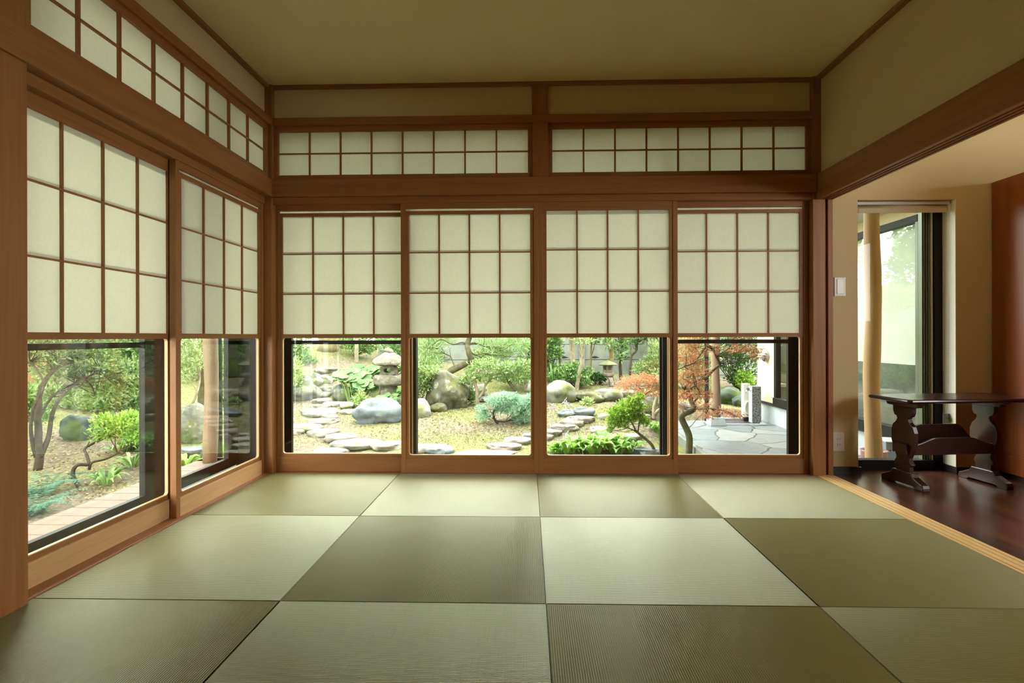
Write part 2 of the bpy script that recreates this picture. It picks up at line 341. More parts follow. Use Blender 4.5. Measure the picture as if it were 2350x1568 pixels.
# ---- timber trim
T = [0]
def trim(mb, mat, label, bevel=.003):
    T[0] += 1; return struct(mb.build('trim_%d' % T[0], mat, bevel=bevel), label)
# corner and centre posts
trim(MB().box(-1.80, -1.697, .83, .95, -.05, ZC), HZ, 'corner post between left and back walls')
trim(MB().box(-.025, .077, .848, .95, 1.885, ZC), HZ, 'short centre post between the back transoms')
trim(MB().box(1.728, 1.806, .835, .95, -.05, ZC), HZ, 'corner post at the right end of the back wall')
trim(MB().box(1.806, 1.825, .86, .95, 0, 1.735), HZ, 'narrow dark jamb beside the right corner post')
trim(MB().box(1.825, 1.857, .845, .95, 0, 1.735), HZ, 'door jamb at the corridor opening')
trim(MB().box(-1.85, -1.702, -1.02, -.915, -.05, ZC), HZ, 'broad post at the near end of the left wall')
# kamoi + nageshi (back, left), header above transom, sill
trim(MB().box(-1.70, 1.73, .842, .95, 1.732, 1.775), HX, 'grooved lintel above the back screens')
trim(MB().box(-1.697, 1.745, .818, .95, 1.775, 1.885), HX, 'broad frieze rail across the back wall')
trim(MB().box(-1.70, 1.73, .843, .95, 2.238, 2.288), HX, 'rail above the back transoms')
trim(MB().box(-1.86, -1.742, -.92, .83, 1.732, 1.775), HY, 'grooved lintel above the left screens')
trim(MB().box(-1.86, -1.690, -1.6, .82, 1.775, 1.885), HY, 'broad frieze rail along the left wall')
trim(MB().box(-1.86, -1.698, -.915, .83, 2.238, 2.288), HY, 'rail above the left transom')
trim(MB().box(-1.73, XR+.02, .845, .875, 2.478, ZC), HX, 'thin ceiling moulding on the back wall', .002)
trim(MB().box(-1.75, -1.715, YR, .86, 2.478, ZC), HY, 'thin ceiling moulding on the left wall', .002)
trim(MB().box(XR, XR+.035, YR, .86, 2.478, ZC), HY, 'thin ceiling moulding on the right wall', .002)
trim(MB().box(-1.72, 1.806, .846, 1.0, -.09, -.002), HX, 'sill under the back screens')
trim(MB().box(-1.86, XL-.001, -.92, .846, -.09, .004), HY, 'sill under the left screens')
# right lintel with grooves below, and the flush floor track
m = MB(); m.box(XR, 1.857, YR, .845, 1.775, 1.885); g = [(XR, XR+.026), (XR+.040, XR+.052), (XR+.066, XR+.078), (XR+.092, 1.857)]
m.box(XR, 1.857, YR, .845, 1.752, 1.775)
for a, b in g: m.box(a, b, YR, .845, 1.728, 1.753)
trim(m, HY, 'deep grooved lintel over the corridor opening', .0015)
m = MB(); m.box(XR, 1.857, YR, .845, -.05, -.006)
for a, b in ((XR, XR+.016), (XR+.023, XR+.049), (XR+.056, XR+.080), (XR+.087, 1.857)): m.box(a, b, YR, .845, -.006, .002)
trim(m, wood('track_wood', 'y', srgb(.86, .74, .52), srgb(.76, .60, .38), .4), 'flush grooved sliding track between mats and corridor', 0)
# outer shell closing the gap between screens and aluminium windows
m = MB(); m.box(-1.95, 1.86, .95, 1.12, 2.24, 2.288); m.box(-1.97, -1.86, YR, .95, 2.24, 2.288)
trim(m, SOFW, 'outer window head', 0)
trim(MB().box(1.74, 1.857, .95, 1.12, -.3, 2.3), HZ, 'outer jamb right of the back windows', 0)
trim(MB().box(-1.97, -1.80, .90, 1.10, -.3, 2.3), BLACK, 'outer corner post', 0)
trim(MB().box(-1.97, -1.85, -1.1, -.93, -.3, 2.3), BLACK, 'outer jamb of the left windows', 0)

# ================================================================== TATAMI
def make_mat(name, w, d):
    bm = bmesh.new(); bmesh.ops.create_cube(bm, size=1)
    for v in bm.verts: v.co = Vector((v.co.x*(w-.0015), v.co.y*(d-.0015), (v.co.z-.5)*.05))
    bmesh.ops.bevel(bm, geom=[e for e in bm.edges if all(v.co.z > -.01 for v in e.verts)], offset=.0022, segments=2, affect='EDGES')
    uv = bm.loops.layers.uv.new('weave')
    for f in bm.faces:
        for l in f.loops: l[uv].uv = (l.vert.co.x, l.vert.co.y)
    me = bpy.data.meshes.new(name); bm.to_mesh(me); bm.free(); me.materials.append(TATAMI)
    me.polygons.foreach_set('use_smooth', [False]*len(me.polygons)); return me
MM = .88
rows = [(0, .845), (-.88, 0), (-1.76, -.88), (-2.64, -1.76), (-3.52, -2.64)]
cols = [(XL, -MM), (-MM, 0), (0, MM), (MM, XR)]
rn = ['in the row along the back screens', 'in the second row from the back', 'in the third row from the back', 'in the fourth row from the back']
cn = ['beside the left wall', 'second from the left wall', 'third from the left wall', 'beside the corridor track']
for r, (y0, y1) in enumerate(rows):
    if r > 3: continue
    for c, (x0, x1) in enumerate(cols):
        across = (r+c) % 2 == 1            # pale mats: rush ribs run across the view
        if across: me = make_mat('tatami_mat', y1-y0, x1-x0)
        else: me = make_mat('tatami_mat', x1-x0, y1-y0)
        o = link_mesh('tatami_mat', me, None); o.location = ((x0+x1)/2, (y0+y1)/2, 0)
        if across: o.rotation_euler = (0, 0, PI/2)
        props(o, '%s tatami mat %s %s' % ('pale' if across else 'darker ribbed', cn[c], rn[r]), 'tatami mat', 'tatami mats laid in a chequer')
m = MB().box(XL-.2, XR, YR, -3.52, -.05, 0).build('floor_rear', TATAMI); struct(m)

# ================================================================== SHOJI SCREENS
def shoji(label, w, loc, rz, slit=True, handle=(1, 1), seed=0):
    """local: x along the width, y=0 room face going outward, z up"""
    t = thing('shoji_screen', label, 'sliding screen', loc, rz, 'snow viewing shoji screens')
    d = .031; s = .03
    for x0 in (0, w-s):
        st = MB().box(x0, x0+s, 0, d, .0, 1.735).build('stile', HZ, t, bevel=.0015)
        if handle[0 if x0 == 0 else 1]:
            xc = x0+s*.5; hb = MB()
            hb.box(xc-.006, xc+.006, -.0006, .002, .725, .79); hb.build('finger_pull', plain('pull_wood', srgb(.60, .40, .22), .5) if 'pull_wood' not in bpy.data.materials else bpy.data.materials['pull_wood'], st, bevel=0)
    MB().box(s, w-s, .002, d-.002, 1.698, 1.735).build('top_rail', HX, t, bevel=.0015)
    MB().box(s, w-s, .0, d, .0, .094).build('bottom_rail', LITX if rz else HX, t, bevel=.0015)
    # window frame with round inner corners around the glass
    fx0, fx1, fz0, fz1 = s, w-s, .094, .893
    ix0, ix1, iz0, iz1 = s+.018, w-s-.018, .114, .872
    def rr(x0, x1, z0, z1, r, n=6):
        P = []
        for cx, cz, a0 in ((x1-r, z1-r, 0), (x0+r, z1-r, PI/2), (x0+r, z0+r, PI), (x1-r, z0+r, 1.5*PI)):
            for i in range(n+1): a = a0+PI/2*i/n; P.append((cx+r*math.cos(a), cz+r*math.sin(a)))
        return P
    inner = rr(ix0, ix1, iz0, iz1, .018); outer = []
    for x, z in inner:                                    # matching points on the outer rectangle
        outer.append((fx1 if x > (ix0+ix1)/2 else fx0, fz1 if z > (iz0+iz1)/2 else fz0))
    def ring(A, B, y0, y1):
        n = len(A); v = [(x, y0, z) for x, z in A]+[(x, y0, z) for x, z in B]+[(x, y1, z) for x, z in B]+[(x, y1, z) for x, z in A]
        f = []
        for i in range(n):
            j = (i+1) % n
            f += [(i, j, n+j, n+i), (n+i, n+j, 2*n+j, 2*n+i), (2*n+i, 2*n+j, 3*n+j, 3*n+i)]
        return v, f
    gf = MB(); gf.add(*ring(outer, inner, .008, .026)); gfo = gf.build('glass_frame', HX, t)
    bd = MB(); bd.add(*ring(inner, rr(ix0+.0035, ix1-.0035, iz0+.0035, iz1-.0035, .0155), .0085, .024)); bd.build('glass_bead', PALEW, gfo)
    MB().box(ix0-.002, ix1+.002, .0155, .0185, iz0-.002, iz1+.002).build('glass_pane', GLASS if rz else GLASSB, t)
    # upper half sash with lattice and paper
    up = 0 if slit else .017
    z0, z1 = .868, 1.683+up; sw = .022
    sb = MB(); X0, X1 = s, w-s
    sb.box(X0, X0+sw, .004, .018, z0, z1); sb.box(X1-sw, X1, .004, .018, z0, z1)
    sb.box(X0+sw, X1-sw, .004, .018, z1-.022, z1); sb.box(X0+sw, X1-sw, .004, .018, z0, z0+.026)
    sash = sb.build('sash', HX, t, bevel=.001)
    px0, px1, pz0, pz1 = X0+sw, X1-sw, z0+.026, z1-.022
    lb = MB(); cw = (px1-px0)/4; ch = (pz1-pz0)/3*1.02
    for i in (1, 2, 3): lb.box(px0+cw*i-.0045, px0+cw*i+.0045, .006, .0155, pz0, pz1)
    for i in (1, 2): lb.box(px0, px1, .0065, .015, pz0+ch*i-.0035, pz0+ch*i+.0035)
    lb.build('lattice', HZ, sash)
    MB().box(px0-.004, px1+.004, .0156, .0160, pz0-.004, pz1+.004).build('paper', PAPER, sash)
    # fixed outer lattice of the upper half
    ob = MB()
    for i in (1, 2, 3): ob.box(px0+cw*i-.0045, px0+cw*i+.0045, .0215, .030, .893, 1.70)
    for i in (1, 2): ob.box(s, w-s, .0215, .030, pz0+ch*i+.010, pz0+ch*i+.017)
    ob.build('outer_lattice', HZ, t)
    MB().box(s, w-s, .0195, .0199, 1.655, 1.70).build('top_paper_strip', PAPER, t)
    return t
LITX = wood('lit_cedar_x', 'x', srgb(.82, .66, .47), srgb(.73, .55, .36), .42)  # rail wood lightened: window light on the left bottom rails put into the colour
PALEW = plain('pale_bead_wood', srgb(.80, .67, .48), .45, var=.02)
YF, YK = .850, .886
shoji('second shoji screen from the left on the back wall, before the mossy boulder', .882, (-.870, YF, 0), 0, True, (0, 1))
shoji('third shoji screen from the left on the back wall, before the hosta clump', .880, (.0125, YF, 0), 0, False, (1, 0))
shoji('leftmost back wall shoji screen, before the round-capped stone lantern', .90, (-1.7065, YK, 0), 0, True, (1, 0))
shoji('rightmost back wall shoji screen, before the paved terrace', .885, (.840, YK, 0), 0, True, (0, 1))
shoji('near shoji screen on the left wall, beside the broad post', .915, (-1.786, -.925, 0), PI/2, False, (0, 0))
shoji('far shoji screen on the left wall, beside the room corner', .893, (-1.749, -.068, 0), PI/2, True, (0, 1))

def transom(label, w, loc, rz, ncol=8):
    t = thing('transom_screen', label, 'transom screen', loc, rz, 'latticed transom screens')
    z0, z1 = 1.887, 2.238; fw = .028
    fb = MB(); fb.box(0, fw, 0, .028, z0, z1); fb.box(w-fw, w, 0, .028, z0, z1); fb.box(fw, w-fw, 0, .028, z0, z0+.036); fb.box(fw, w-fw, 0, .028, z1-.034, z1)
    fb.build('frame', HX, t, bevel=.0015)
    lb = MB(); cw = (w-2*fw)/ncol; zm = (z0+.036+z1-.034)/2
    for i in range(1, ncol): lb.box(fw+cw*i-.005, fw+cw*i+.005, .006, .020, z0+.036, z1-.034)
    lb.box(fw, w-fw, .0075, .018, zm-.0042, zm+.0042)
    lb.build('lattice', HZ, t)
    MB().box(fw-.004, w-fw+.004, .0202, .0206, z0+.03, z1-.03).build('paper', PAPER, t)
    return t
transom('wide latticed paper transom over the left half of the back wall', 1.672, (-1.697, .862, 0), 0)
transom('wide latticed paper transom over the right half of the back wall', 1.655, (.075, .862, 0), 0)
transom('latticed paper transom along the left wall, greenish light', 1.735, (-1.716, -.913, 0), PI/2)

# ================================================================== OUTER ALUMINIUM WINDOWS
WN = [0]
def aluwin(x0, x1, rz, loc, mid=False, z0=-.012, z1=2.24, stile=.035, stile2=None, label=None):
    WN[0] += 1
    t = bpy.data.objects.new('window_%d' % WN[0], None); COL.objects.link(t); t.location = loc; t.rotation_euler = (0, 0, rz); struct(t, label)
    s2 = stile2 or stile; m = MB(); m.box(x0, x0+stile, 0, .03, z0, z1); m.box(x1-s2, x1, 0, .03, z0, z1)
    m.box(x0, x1, .001, .029, z0, z0+.06); m.box(x0, x1, .001, .029, z1-.05, z1)
    if mid: m.box(x0+stile, x1-s2, .002, .028, .826, .852)
    m.build('window_frame', BLACK, t, bevel=.001)
    MB().box(x0+stile-.003, x1-s2+.003, .013, .016, z0+.05, z1-.04).build('window_pane', GLASS if rz else GLASSB, t)
    return t
aluwin(-1.74, -.813, 0, (0, 1.05, 0), True, stile=.074, stile2=.036, label='left dark aluminium sash outside the back screens')
aluwin(-.848, .03, 0, (0, 1.085, 0), False, label='second dark aluminium sash outside the back screens')
aluwin(-.005, .87, 0, (0, 1.085, 0), False, label='third dark aluminium sash outside the back screens')
aluwin(.844, 1.745, 0, (0, 1.05, 0), True, stile=.03, stile2=.072, label='right dark aluminium sash outside the back screens')
aluwin(-.95, .008, PI/2, (-1.92, 0, 0), True, stile=.05, z0=.045, label='near dark aluminium sash outside the left screens')
aluwin(.018, .93, PI/2, (-1.955, 0, 0), False, stile=.22, stile2=.15, z0=.045, label='far dark aluminium sash outside the left screens')
m = MB(); m.box(-1.95, 1.86, 1.0, 1.13, -.06, .032); trim(m, BLACK, 'outer aluminium sill of the back windows', .002)
m = MB(); m.box(-1.99, -1.84, -1.0, 1.0, -.06, .032); trim(m, BLACK, 'outer aluminium sill of the left windows', .002)
m = MB(); m.box(-1.955, -1.85, -.02, -.012, .03, 2.2); m.box(-1.9, -1.895, .005, .02, .09, 2.2); 
# corridor window
WN[0] += 1
t = bpy.data.objects.new('window_%d' % WN[0], None); COL.objects.link(t); struct(t, 'tall narrow corridor window with dark frame')
m = MB(); m.box(WX0-.05, WX0+.03, 1.0, 1.07, 0, WZ1); m.box(WX1-.055, WX1, 1.0, 1.09, 0, WZ1); m.box(WX0, WX1, 1.0, 1.07, 0, .062); m.box(WX0, WX1, 1.0, 1.07, WZ1-.03, WZ1)
m.build('window_frame', BLACK, t, bevel=.001)
m = MB(); m.box(WX1-.118, WX1-.068, 1.025, 1.06, .062, WZ1-.03)
for i in range(3): m.box(WX1-.110+.014*i, WX1-.104+.014*i, 1.018, 1.03, .062, WZ1-.03)
m.build('sash_stile', ALU, t)
MB().box(WX1-.068, WX1-.060, 1.01, 1.06, .062, WZ1-.03).build('seal_strip', PALE, t)
MB().box(WX1-.004, WX1, YW, 1.0, .045, WZ1).build('lit_jamb_face', plain('lit_jamb_plaster', srgb(.94, .93, .86), .6), t)  # added thin face, its pale colour stands in for daylight on the jamb
MB().box(WX0, WX1-.1, 1.04, 1.044, .055, WZ1-.02).build('window_pane', GLASSB, t)

# ================================================================== CORRIDOR FURNISHINGS
# roller blind
t = thing('roller_blind', 'rolled up beige roller blind at the head of the corridor window', 'roller blind', ((WX0+WX1)/2, .945, 0))
hw = (WX1-WX0)/2-.012
MB().box(-hw, hw, -.022, .03, 1.712, 1.732).build('headrail', PALE, t, bevel=.002)
for s in (-1, 1): MB().box(s*hw-.006, s*hw+.006, -.022, .028, 1.666, 1.716).build('bracket', PALE, t, bevel=.002)
m = MB(); prof = []
m.tube([(-hw+.012, .005, 1.688), (hw-.012, .005, 1.688)], .022, 20); m.build('fabric_roll', FABRIC, t, smooth=True)
m = MB(); m.box(-hw+.014, hw-.016, -.018, -.012, 1.660, 1.690); m.build('hem_bar', FABRIC, t, bevel=.002)
# bead chain: beads strung on a loop
bx = hw+.003
def ball(mb, c, r):
    mb.lathe([(r*.1, -r), (r*.8, -r*.6), (r, 0), (r*.8, r*.6), (r*.1, r)], 6, c)
m = MB(); zt, zb = 1.67, .405
for k, sx_ in enumerate((-.013, .013)):
    n_ = 115
    for i in range(n_):
        u = i/n_; ball(m, (bx+sx_-(.018*u), -.002, zt+(zb-zt)*u), .0019)
for i in range(9):
    a = PI+PI*i/8; ball(m, (bx-.018+.013*math.cos(a), -.002, zb+.016*math.sin(a)), .0019)
m.build('bead_chain', plain('chain_bead', srgb(.42, .40, .34), .4), t)
tg = thing('caution_tag', 'small grey caution tag with orange triangle hanging below the blind chain', 'tag', ((WX0+WX1)/2+bx-.013, .943, .33))
MB().box(-.024, .024, -.0012, .0012, -.018, .045).build('tag_card', GREYPL, tg, bevel=.002)
MB().prism([(-.018, .010), (-.006, .010), (-.012, .0205)], 'y', -.0022, -.0011).build('warning_triangle', plain('orange_print', srgb(.90, .50, .10), .5), tg)
m = MB()                                               # the two written characters, as strokes
for x0 in (-.002, .010):
    for a in ((x0, x0+.008, .018, .0192), (x0, x0+.008, .0140, .0152), (x0+.001, x0+.007, .0102, .0114), (x0+.0034, x0+.0046, .0102, .0205)):
        m.box(a[0], a[1], -.0021, -.0011, a[2], a[3])
m.build('printed_characters', DARKHOLE, tg)
# light switch, outlet
t = thing('light_switch', 'white wide-rocker light switch on the corridor end wall', 'light switch', (1.921, YW, 1.186))
MB().box(-.035, .035, -.007, 0, -.06, .06).build('switch_plate', WHITE, t, bevel=.002)
MB().box(-.021, .021, -.0105, -.006, -.046, .046).build('rocker', plain('rocker_plastic', srgb(.93, .92, .87), .3), t, bevel=.002)
t = thing('wall_outlet', 'white double power outlet low on the corridor end wall', 'power outlet', (1.910, YW, .203))
MB().box(-.035, .035, -.007, 0, -.06, .06).build('outlet_plate', WHITE, t, bevel=.002)
for z in (-.018, .018):
    so = MB().box(-.014, .014, -.009, -.006, z-.013, z+.013).build('socket', WHITE, t, bevel=.001)
    MB().box(-.0075, -.0055, -.0095, -.0085, z-.007, z+.007).box(.0055, .0075, -.0095, -.0085, z-.006, z+.006).build('slot', DARKHOLE, so)
# tall cabinet on the right
t = thing('tall_cabinet', 'tall varnished red-brown wooden cabinet at the right edge', 'cabinet', (2.86, -.4, 0))
MB().box(0, .55, .35, 1.283, .155, 1.835).build('side_panel', CABW, t, bevel=.002)
MB().box(.003, .55, .35, 1.280, .035, .153).build('lower_panel', CABW, t, bevel=.002)
MB().box(.03, .5, .37, 1.26, 0, .036).build('plinth', BASEB, t)

# trestle table
TB = thing('trestle_table', 'small dark oak trestle table with magazine rack by the corridor window', 'table', (2.43, .655, 0), math.radians(6))
L2, W2, ZT = .392, .17, .517
m = MB(); c = .018
def slab(z, ins): return [(-L2+c+ins, -W2+ins, z), (L2-c-ins, -W2+ins, z), (L2-ins, -W2+c+ins, z), (L2-ins, W2-c-ins, z), (L2-c-ins, W2-ins, z), (-L2+c+ins, W2-ins, z), (-L2+ins, W2-c-ins, z), (-L2+ins, -W2+c+ins, z)]
lv = [slab(ZT-.024, .016), slab(ZT-.020, .006), slab(ZT-.012, 0), slab(ZT-.005, .002), slab(ZT, .008)]
vs = [v for l in lv for v in l]; fs = [tuple(range(8))[::-1], tuple(range(32, 40))]
for i in range(4): fs += [(i*8+j, i*8+(j+1) % 8, i*8+8+(j+1) % 8, i*8+8+j) for j in range(8)]
m.add(vs, fs); m.build('table_top', DARKX, TB)
half = [(.052, .085), (.052, .112), (.066, .128), (.050, .150), (.048, .165), (.072, .215), (.088, .265), (.088, .315), (.074, .350), (.050, .370), (.040, .390), (.048, .402), (.060, .405), (.068, .418), (.072, .430), (.072, .455), (.078, .462)]
def mirror(h): return h+[(-y, z) for y, z in reversed(h)]
post = mirror(half)
foot = [(-.155, .0), (-.10, 0), (-.085, .012), (.085, .012), (.10, 0), (.158, 0), (.160, .018), (.154, .034), (.135, .040), (.085, .062), (.070, .085), (-.070, .085), (-.085, .062), (-.135, .040), (-.152, .034), (-.158, .018)]
cleat = [(-.135, ZT-.024), (-.135, ZT-.034), (-.118, ZT-.040), (-.112, .462), (.112, .462), (.118, ZT-.040), (.135, ZT-.034), (.135, ZT-.024)]
for xx in (-.284, .222):
    tr = MB().prism(post, 'x', xx-.014, xx+.014).build('trestle', DARKZ, TB, bevel=.003)
    MB().prism(foot, 'x', xx-.022, xx+.022).build('foot', DARKY, tr, bevel=.004)
    MB().prism(cleat, 'x', xx-.020, xx+.020).build('cleat', DARKY, tr, bevel=.003)
    e = -1 if xx < 0 else 1
    MB().box(xx+e*.014 if e > 0 else xx-.014-.022, xx+.036 if e > 0 else xx-.014, -.05, .05, .19, .245).build('tenon_block', DARKY, tr, bevel=.002)
# magazine rack: a low front board and a taller back board forming a trough
def rackboard(x0, x1, zlo, zend, ztop, run):
    P = [(x0, zlo), (x1, zlo)]
    for i in range(9): u = i/8; P.append((x1-run*u, zend+(ztop-zend)*(u*u*(3-2*u))))
    for i in range(9): u = 1-i/8; P.append((x0+run*u, zend+(ztop-zend)*(u*u*(3-2*u))))
    return P
MB().prism(rackboard(-.270, .208, .185, .245, .284, .14), 'y', -.062, -.046).build('rack_front_board', DARKX, TB, bevel=.003)
MB().prism(rackboard(-.270, .208, .185, .250, .345, .12), 'y', .046, .062).build('rack_back_board', DARKX, TB, bevel=.003)
MB().box(-.270, .208, -.048, .048, .185, .200).build('rack_base', DARKX, TB)

# ================================================================== GARDEN TERRAIN
TC = [  # ground control points: pixel and distance along the view
 (780, 1040, 6.2), (660, 1040, 6.2), (750, 985, 7.0), (740, 930, 8.0), (740, 900, 8.6), (740, 850, 9.3), (720, 820, 9.8), (760, 790, 10.6), (690, 940, 7.8), (886, 925, 8.3), (870, 978, 7.0),
 (860, 850, 9.8), (900, 830, 10.6),
 (1080, 1040, 6.2), (1080, 985, 7.0), (1030, 945, 7.6), (1100, 932, 7.9), (1180, 900, 8.6), (1190, 850, 9.8), (1000, 870, 9.2), (960, 950, 7.4), (1100, 835, 10.5),
 (1330, 1040, 6.2), (1350, 960, 7.3), (1380, 925, 8.0), (1395, 884, 9.4), (1400, 865, 10.3), (1500, 930, 8.0), (1502, 1040, 6.2), (1280, 928, 7.9), (1300, 860, 10.4), (1500, 862, 10.3),
 (1580, 1045, 6.0), (1700, 930, 8.7), (1700, 898, 9.6), (1600, 900, 9.4), (1700, 868, 10.6),
 (100, 1150, 4.4), (250, 1050, 5.5), (250, 970, 7.0), (100, 1010, 6.2), (180, 1115, 4.75), (450, 1010, 6.4), (430, 900, 8.4), (520, 950, 7.6), (520, 850, 9.6), (200, 880, 8.6), (80, 940, 7.0)]
CP = np.array([tuple(pt(*q)) for q in TC])
CP = np.vstack([CP, [(x, 1.4, -.46) for x in np.arange(-4, 5, 1.)], [(-3.2, y, -.46) for y in np.arange(-3, 1.5, 1.)], [(-7.5, y, -.2) for y in np.arange(-3, 6, 1.5)],
                [(x, 11.5, .75 if x < -3 else .2) for x in np.arange(-9, 8, 1.5)], [(7, y, -.3) for y in np.arange(0, 10, 2.)]])
def gz(x, y):
    d2 = (CP[:, 0]-x)**2+(CP[:, 1]-y)**2; w = np.exp(-d2/(2*.55**2))+1e-4/(d2+.3)
    return float((w*CP[:, 2]).sum()/w.sum())
TERR = None
def in_terrace(x, y, mg=.12): return TERR is not None and y < TERR[0]+mg and x > TERR[1]+(y-TERR[2])*TERR[3]-.02
gz0 = gz
def gz(x, y):
    z = gz0(x, y); return min(z, -.42) if in_terrace(x, y) and x < 3.6 else z
_e1, _e2 = pt(1552, 988, 1.173*FPX/(988-771.5)), pt(1632, 1046, 1.173*FPX/(1046-771.5))
TERR = (5.15, _e1.x, _e1.y, (_e2.x-_e1.x)/(_e2.y-_e1.y))
def G(px, py):
    """where the view through a photo point meets the garden ground"""
    d = ray(px, py); t = 3.2; o = Vector((CX, CY, CZ)); prev = t
    while t < 16:
        p = o+d*t
        if p.z <= gz(p.x, p.y):
            a, b = prev, t
            for _ in range(12):
                c = (a+b)/2; q = o+d*c
                if q.z <= gz(q.x, q.y): b = c
                else: a = c
            return o+d*b, b
        prev = t; t += .08
    return o+d*10, 10.0
gx = np.arange(-10, 9.01, .16); gy = np.arange(-4, 13.01, .16)
V = []; F = []; idx = {}
for i, x in enumerate(gx):
    for j, y in enumerate(gy):
        if -2.3 < x < 3.6 and y < 1.0: continue
        idx[i, j] = len(V); V.append((x, y, gz(x, y)+.012*noise.noise(Vector((x*2.2, y*2.2, 0)))))
for i in range(len(gx)-1):
    for j in range(len(gy)-1):
        k = [idx.get(q) for q in ((i, j), (i+1, j), (i+1, j+1), (i, j+1))]
        if None not in k: F.append(tuple(k))
me = bpy.data.meshes.new('garden_ground'); me.from_pydata(V, [], F)
struct(link_mesh('garden_ground', me, GROUND, smooth=True), 'mossy garden ground rising to the back')
struct(MB().box(-2.4, 3.7, -4, 1.12, -.62, -.56).build('foundation_floor', CONC))

# ------------------------------------------------------------------ builders
rng = np.random.default_rng(7); random.seed(7)
def rock_mesh(name, sx, sy, sz, seed, rough=.28, flat=.0, sub=4):
    bm = bmesh.new(); bmesh.ops.create_icosphere(bm, subdivisions=sub, radius=1)
    o = Vector((seed*7.3, seed*3.1, seed*1.7))
    for v in bm.verts:
        d = v.co.normalized(); k = 1+rough*noise.noise(d*1.1+o)*1.5+rough*.5*noise.noise(d*2.7+o)+rough*.16*noise.noise(d*7+o)
        # facet
        c = d*k
        q = .5; c = Vector((c.x, c.y, c.z))
        if flat and c.z > flat: c.z = flat+(c.z-flat)*.12
        v.co = Vector((c.x*sx, c.y*sy, c.z*sz))
    me = bpy.data.meshes.new(name); bm.to_mesh(me); bm.free(); return me
RS = [0]
def rock(name, label, cat, px, py, wpx, hpx, mat, group=None, rough=.28, flat=0, depth=.8, base=None, rz=0):
    """stone whose outline in the photo is centred at px, and whose foot is at py"""
    RS[0] += 1; p, D = G(px, py); k = D/FPX
    sx, sz = wpx*k/2, hpx*k/2
    o = link_mesh(name, rock_mesh(name, sx, sx*depth, sz*1.25, RS[0], rough, flat), mat, smooth=True)
    f = ray(px, py); f.z = 0; f.normalize()
    o.location = p+f*sx*depth*.8; o.location.z = p.z+sz*.78; o.rotation_euler = (0, 0, rz)
    return props(o, label, cat, group)
def step(label, px, py, wpx, hpx, mat=None):
    RS[0] += 1; p, D = G(px, py+hpx*.25); k = D/FPX; sx = wpx*k/2
    slope = max(.12, (py-PPY)/FPX); sy = min(sx*1.1, max(sx*.45, .7*hpx*k/slope/2))
    o = link_mesh('stepping_stone', rock_mesh('stepping_stone', sx, sy, .075, RS[0], .2, .35, 4), mat or R_STEP, smooth=True)
    o.location = (p.x, p.y, p.z+.012); return props(o, label, 'stepping stone', 'stepping stones across the moss')

def leaf_mesh(name, P, A, S, L, W, mat, parent, fold=.25, label=None):
    """one diamond leaf per row: base P, axis A, side S, length L, width W"""
    n = len(P); A = A/np.linalg.norm(A, axis=1)[:, None]; S = S-A*(S*A).sum(1)[:, None]; S /= np.linalg.norm(S, axis=1)[:, None]+1e-9
    U = np.cross(A, S); L = L[:, None]; W = W[:, None]
    v = np.empty((n, 4, 3)); v[:, 0] = P; v[:, 1] = P+A*L*.45+S*W*.5+U*W*fold; v[:, 2] = P+A*L-U*L*.12; v[:, 3] = P+A*L*.45-S*W*.5+U*W*fold
    me = bpy.data.meshes.new(name); me.vertices.add(n*4); me.vertices.foreach_set('co', v.reshape(-1).astype(np.float32))
    me.loops.add(n*4); me.loops.foreach_set('vertex_index', np.arange(n*4, dtype=np.int32))
    me.polygons.add(n); me.polygons.foreach_set('loop_start', np.arange(0, n*4, 4, dtype=np.int32)); me.polygons.foreach_set('loop_total', np.full(n, 4, dtype=np.int32))
    me.update(); me.validate(); return link_mesh(name, me, mat, parent)
def unit(n): v = rng.normal(size=(n, 3)); return v/np.linalg.norm(v, axis=1)[:, None]
def cloud(blobs, n, up=.5, spread=.8, shell=.55):
    """points and leaf axes over a set of ellipsoids (centre, radii)"""
    vol = np.array([b[1][0]*b[1][1]*b[1][2] for b in blobs])**.67; cnt = np.maximum(6, (n*vol/vol.sum()).astype(int))
    P = []; A = []
    for (c, r), k in zip(blobs, cnt):
        d = unit(k); rad = shell+(1-shell)*rng.random(k)**.6
        wob = 1+.38*np.sin(d[:, 0]*5+c[0]*9)*np.cos(d[:, 1]*4+c[1]*7)+.15*np.sin(d[:, 2]*9+c[2]*11)
        P.append(np.array(c)+d*np.array(r)*(rad*wob)[:, None]); A.append(d+np.array([0, 0, up])+unit(k)*spread)
    return np.vstack(P), np.vstack(A)
def blob(px, py, D, rx, ry, dep=1.0): k = D/FPX; return (tuple(pt(px, py, D)), (rx*k, rx*k*dep, ry*k))
def wob(path, amt, seed=0):
    """resample a rough stem path smoothly with small natural wobble"""
    P = [Vector(p) for p in path]; out = []
    for i in range(len(P)-1):
        p0, p1, p2, p3 = P[max(i-1, 0)], P[i], P[i+1], P[min(i+2, len(P)-1)]
        for t in (0, .25, .5, .75):
            q = .5*((2*p1)+(p2-p0)*t+(2*p0-5*p1+4*p2-p3)*t*t+(3*p1-p0-3*p2+p3)*t**3)
            out.append(q+Vector([amt*noise.noise(q*6+Vector((seed, k*5.0, 0))) for k in range(3)]))
    return out+[P[-1]]
def stem(mb, path, r0, r1, amt=.01, n=7, seed=0):
    P = wob(path, amt, seed); k = len(P); mb.tube(P, [r0+(r1-r0)*i/(k-1) for i in range(k)], n); return P
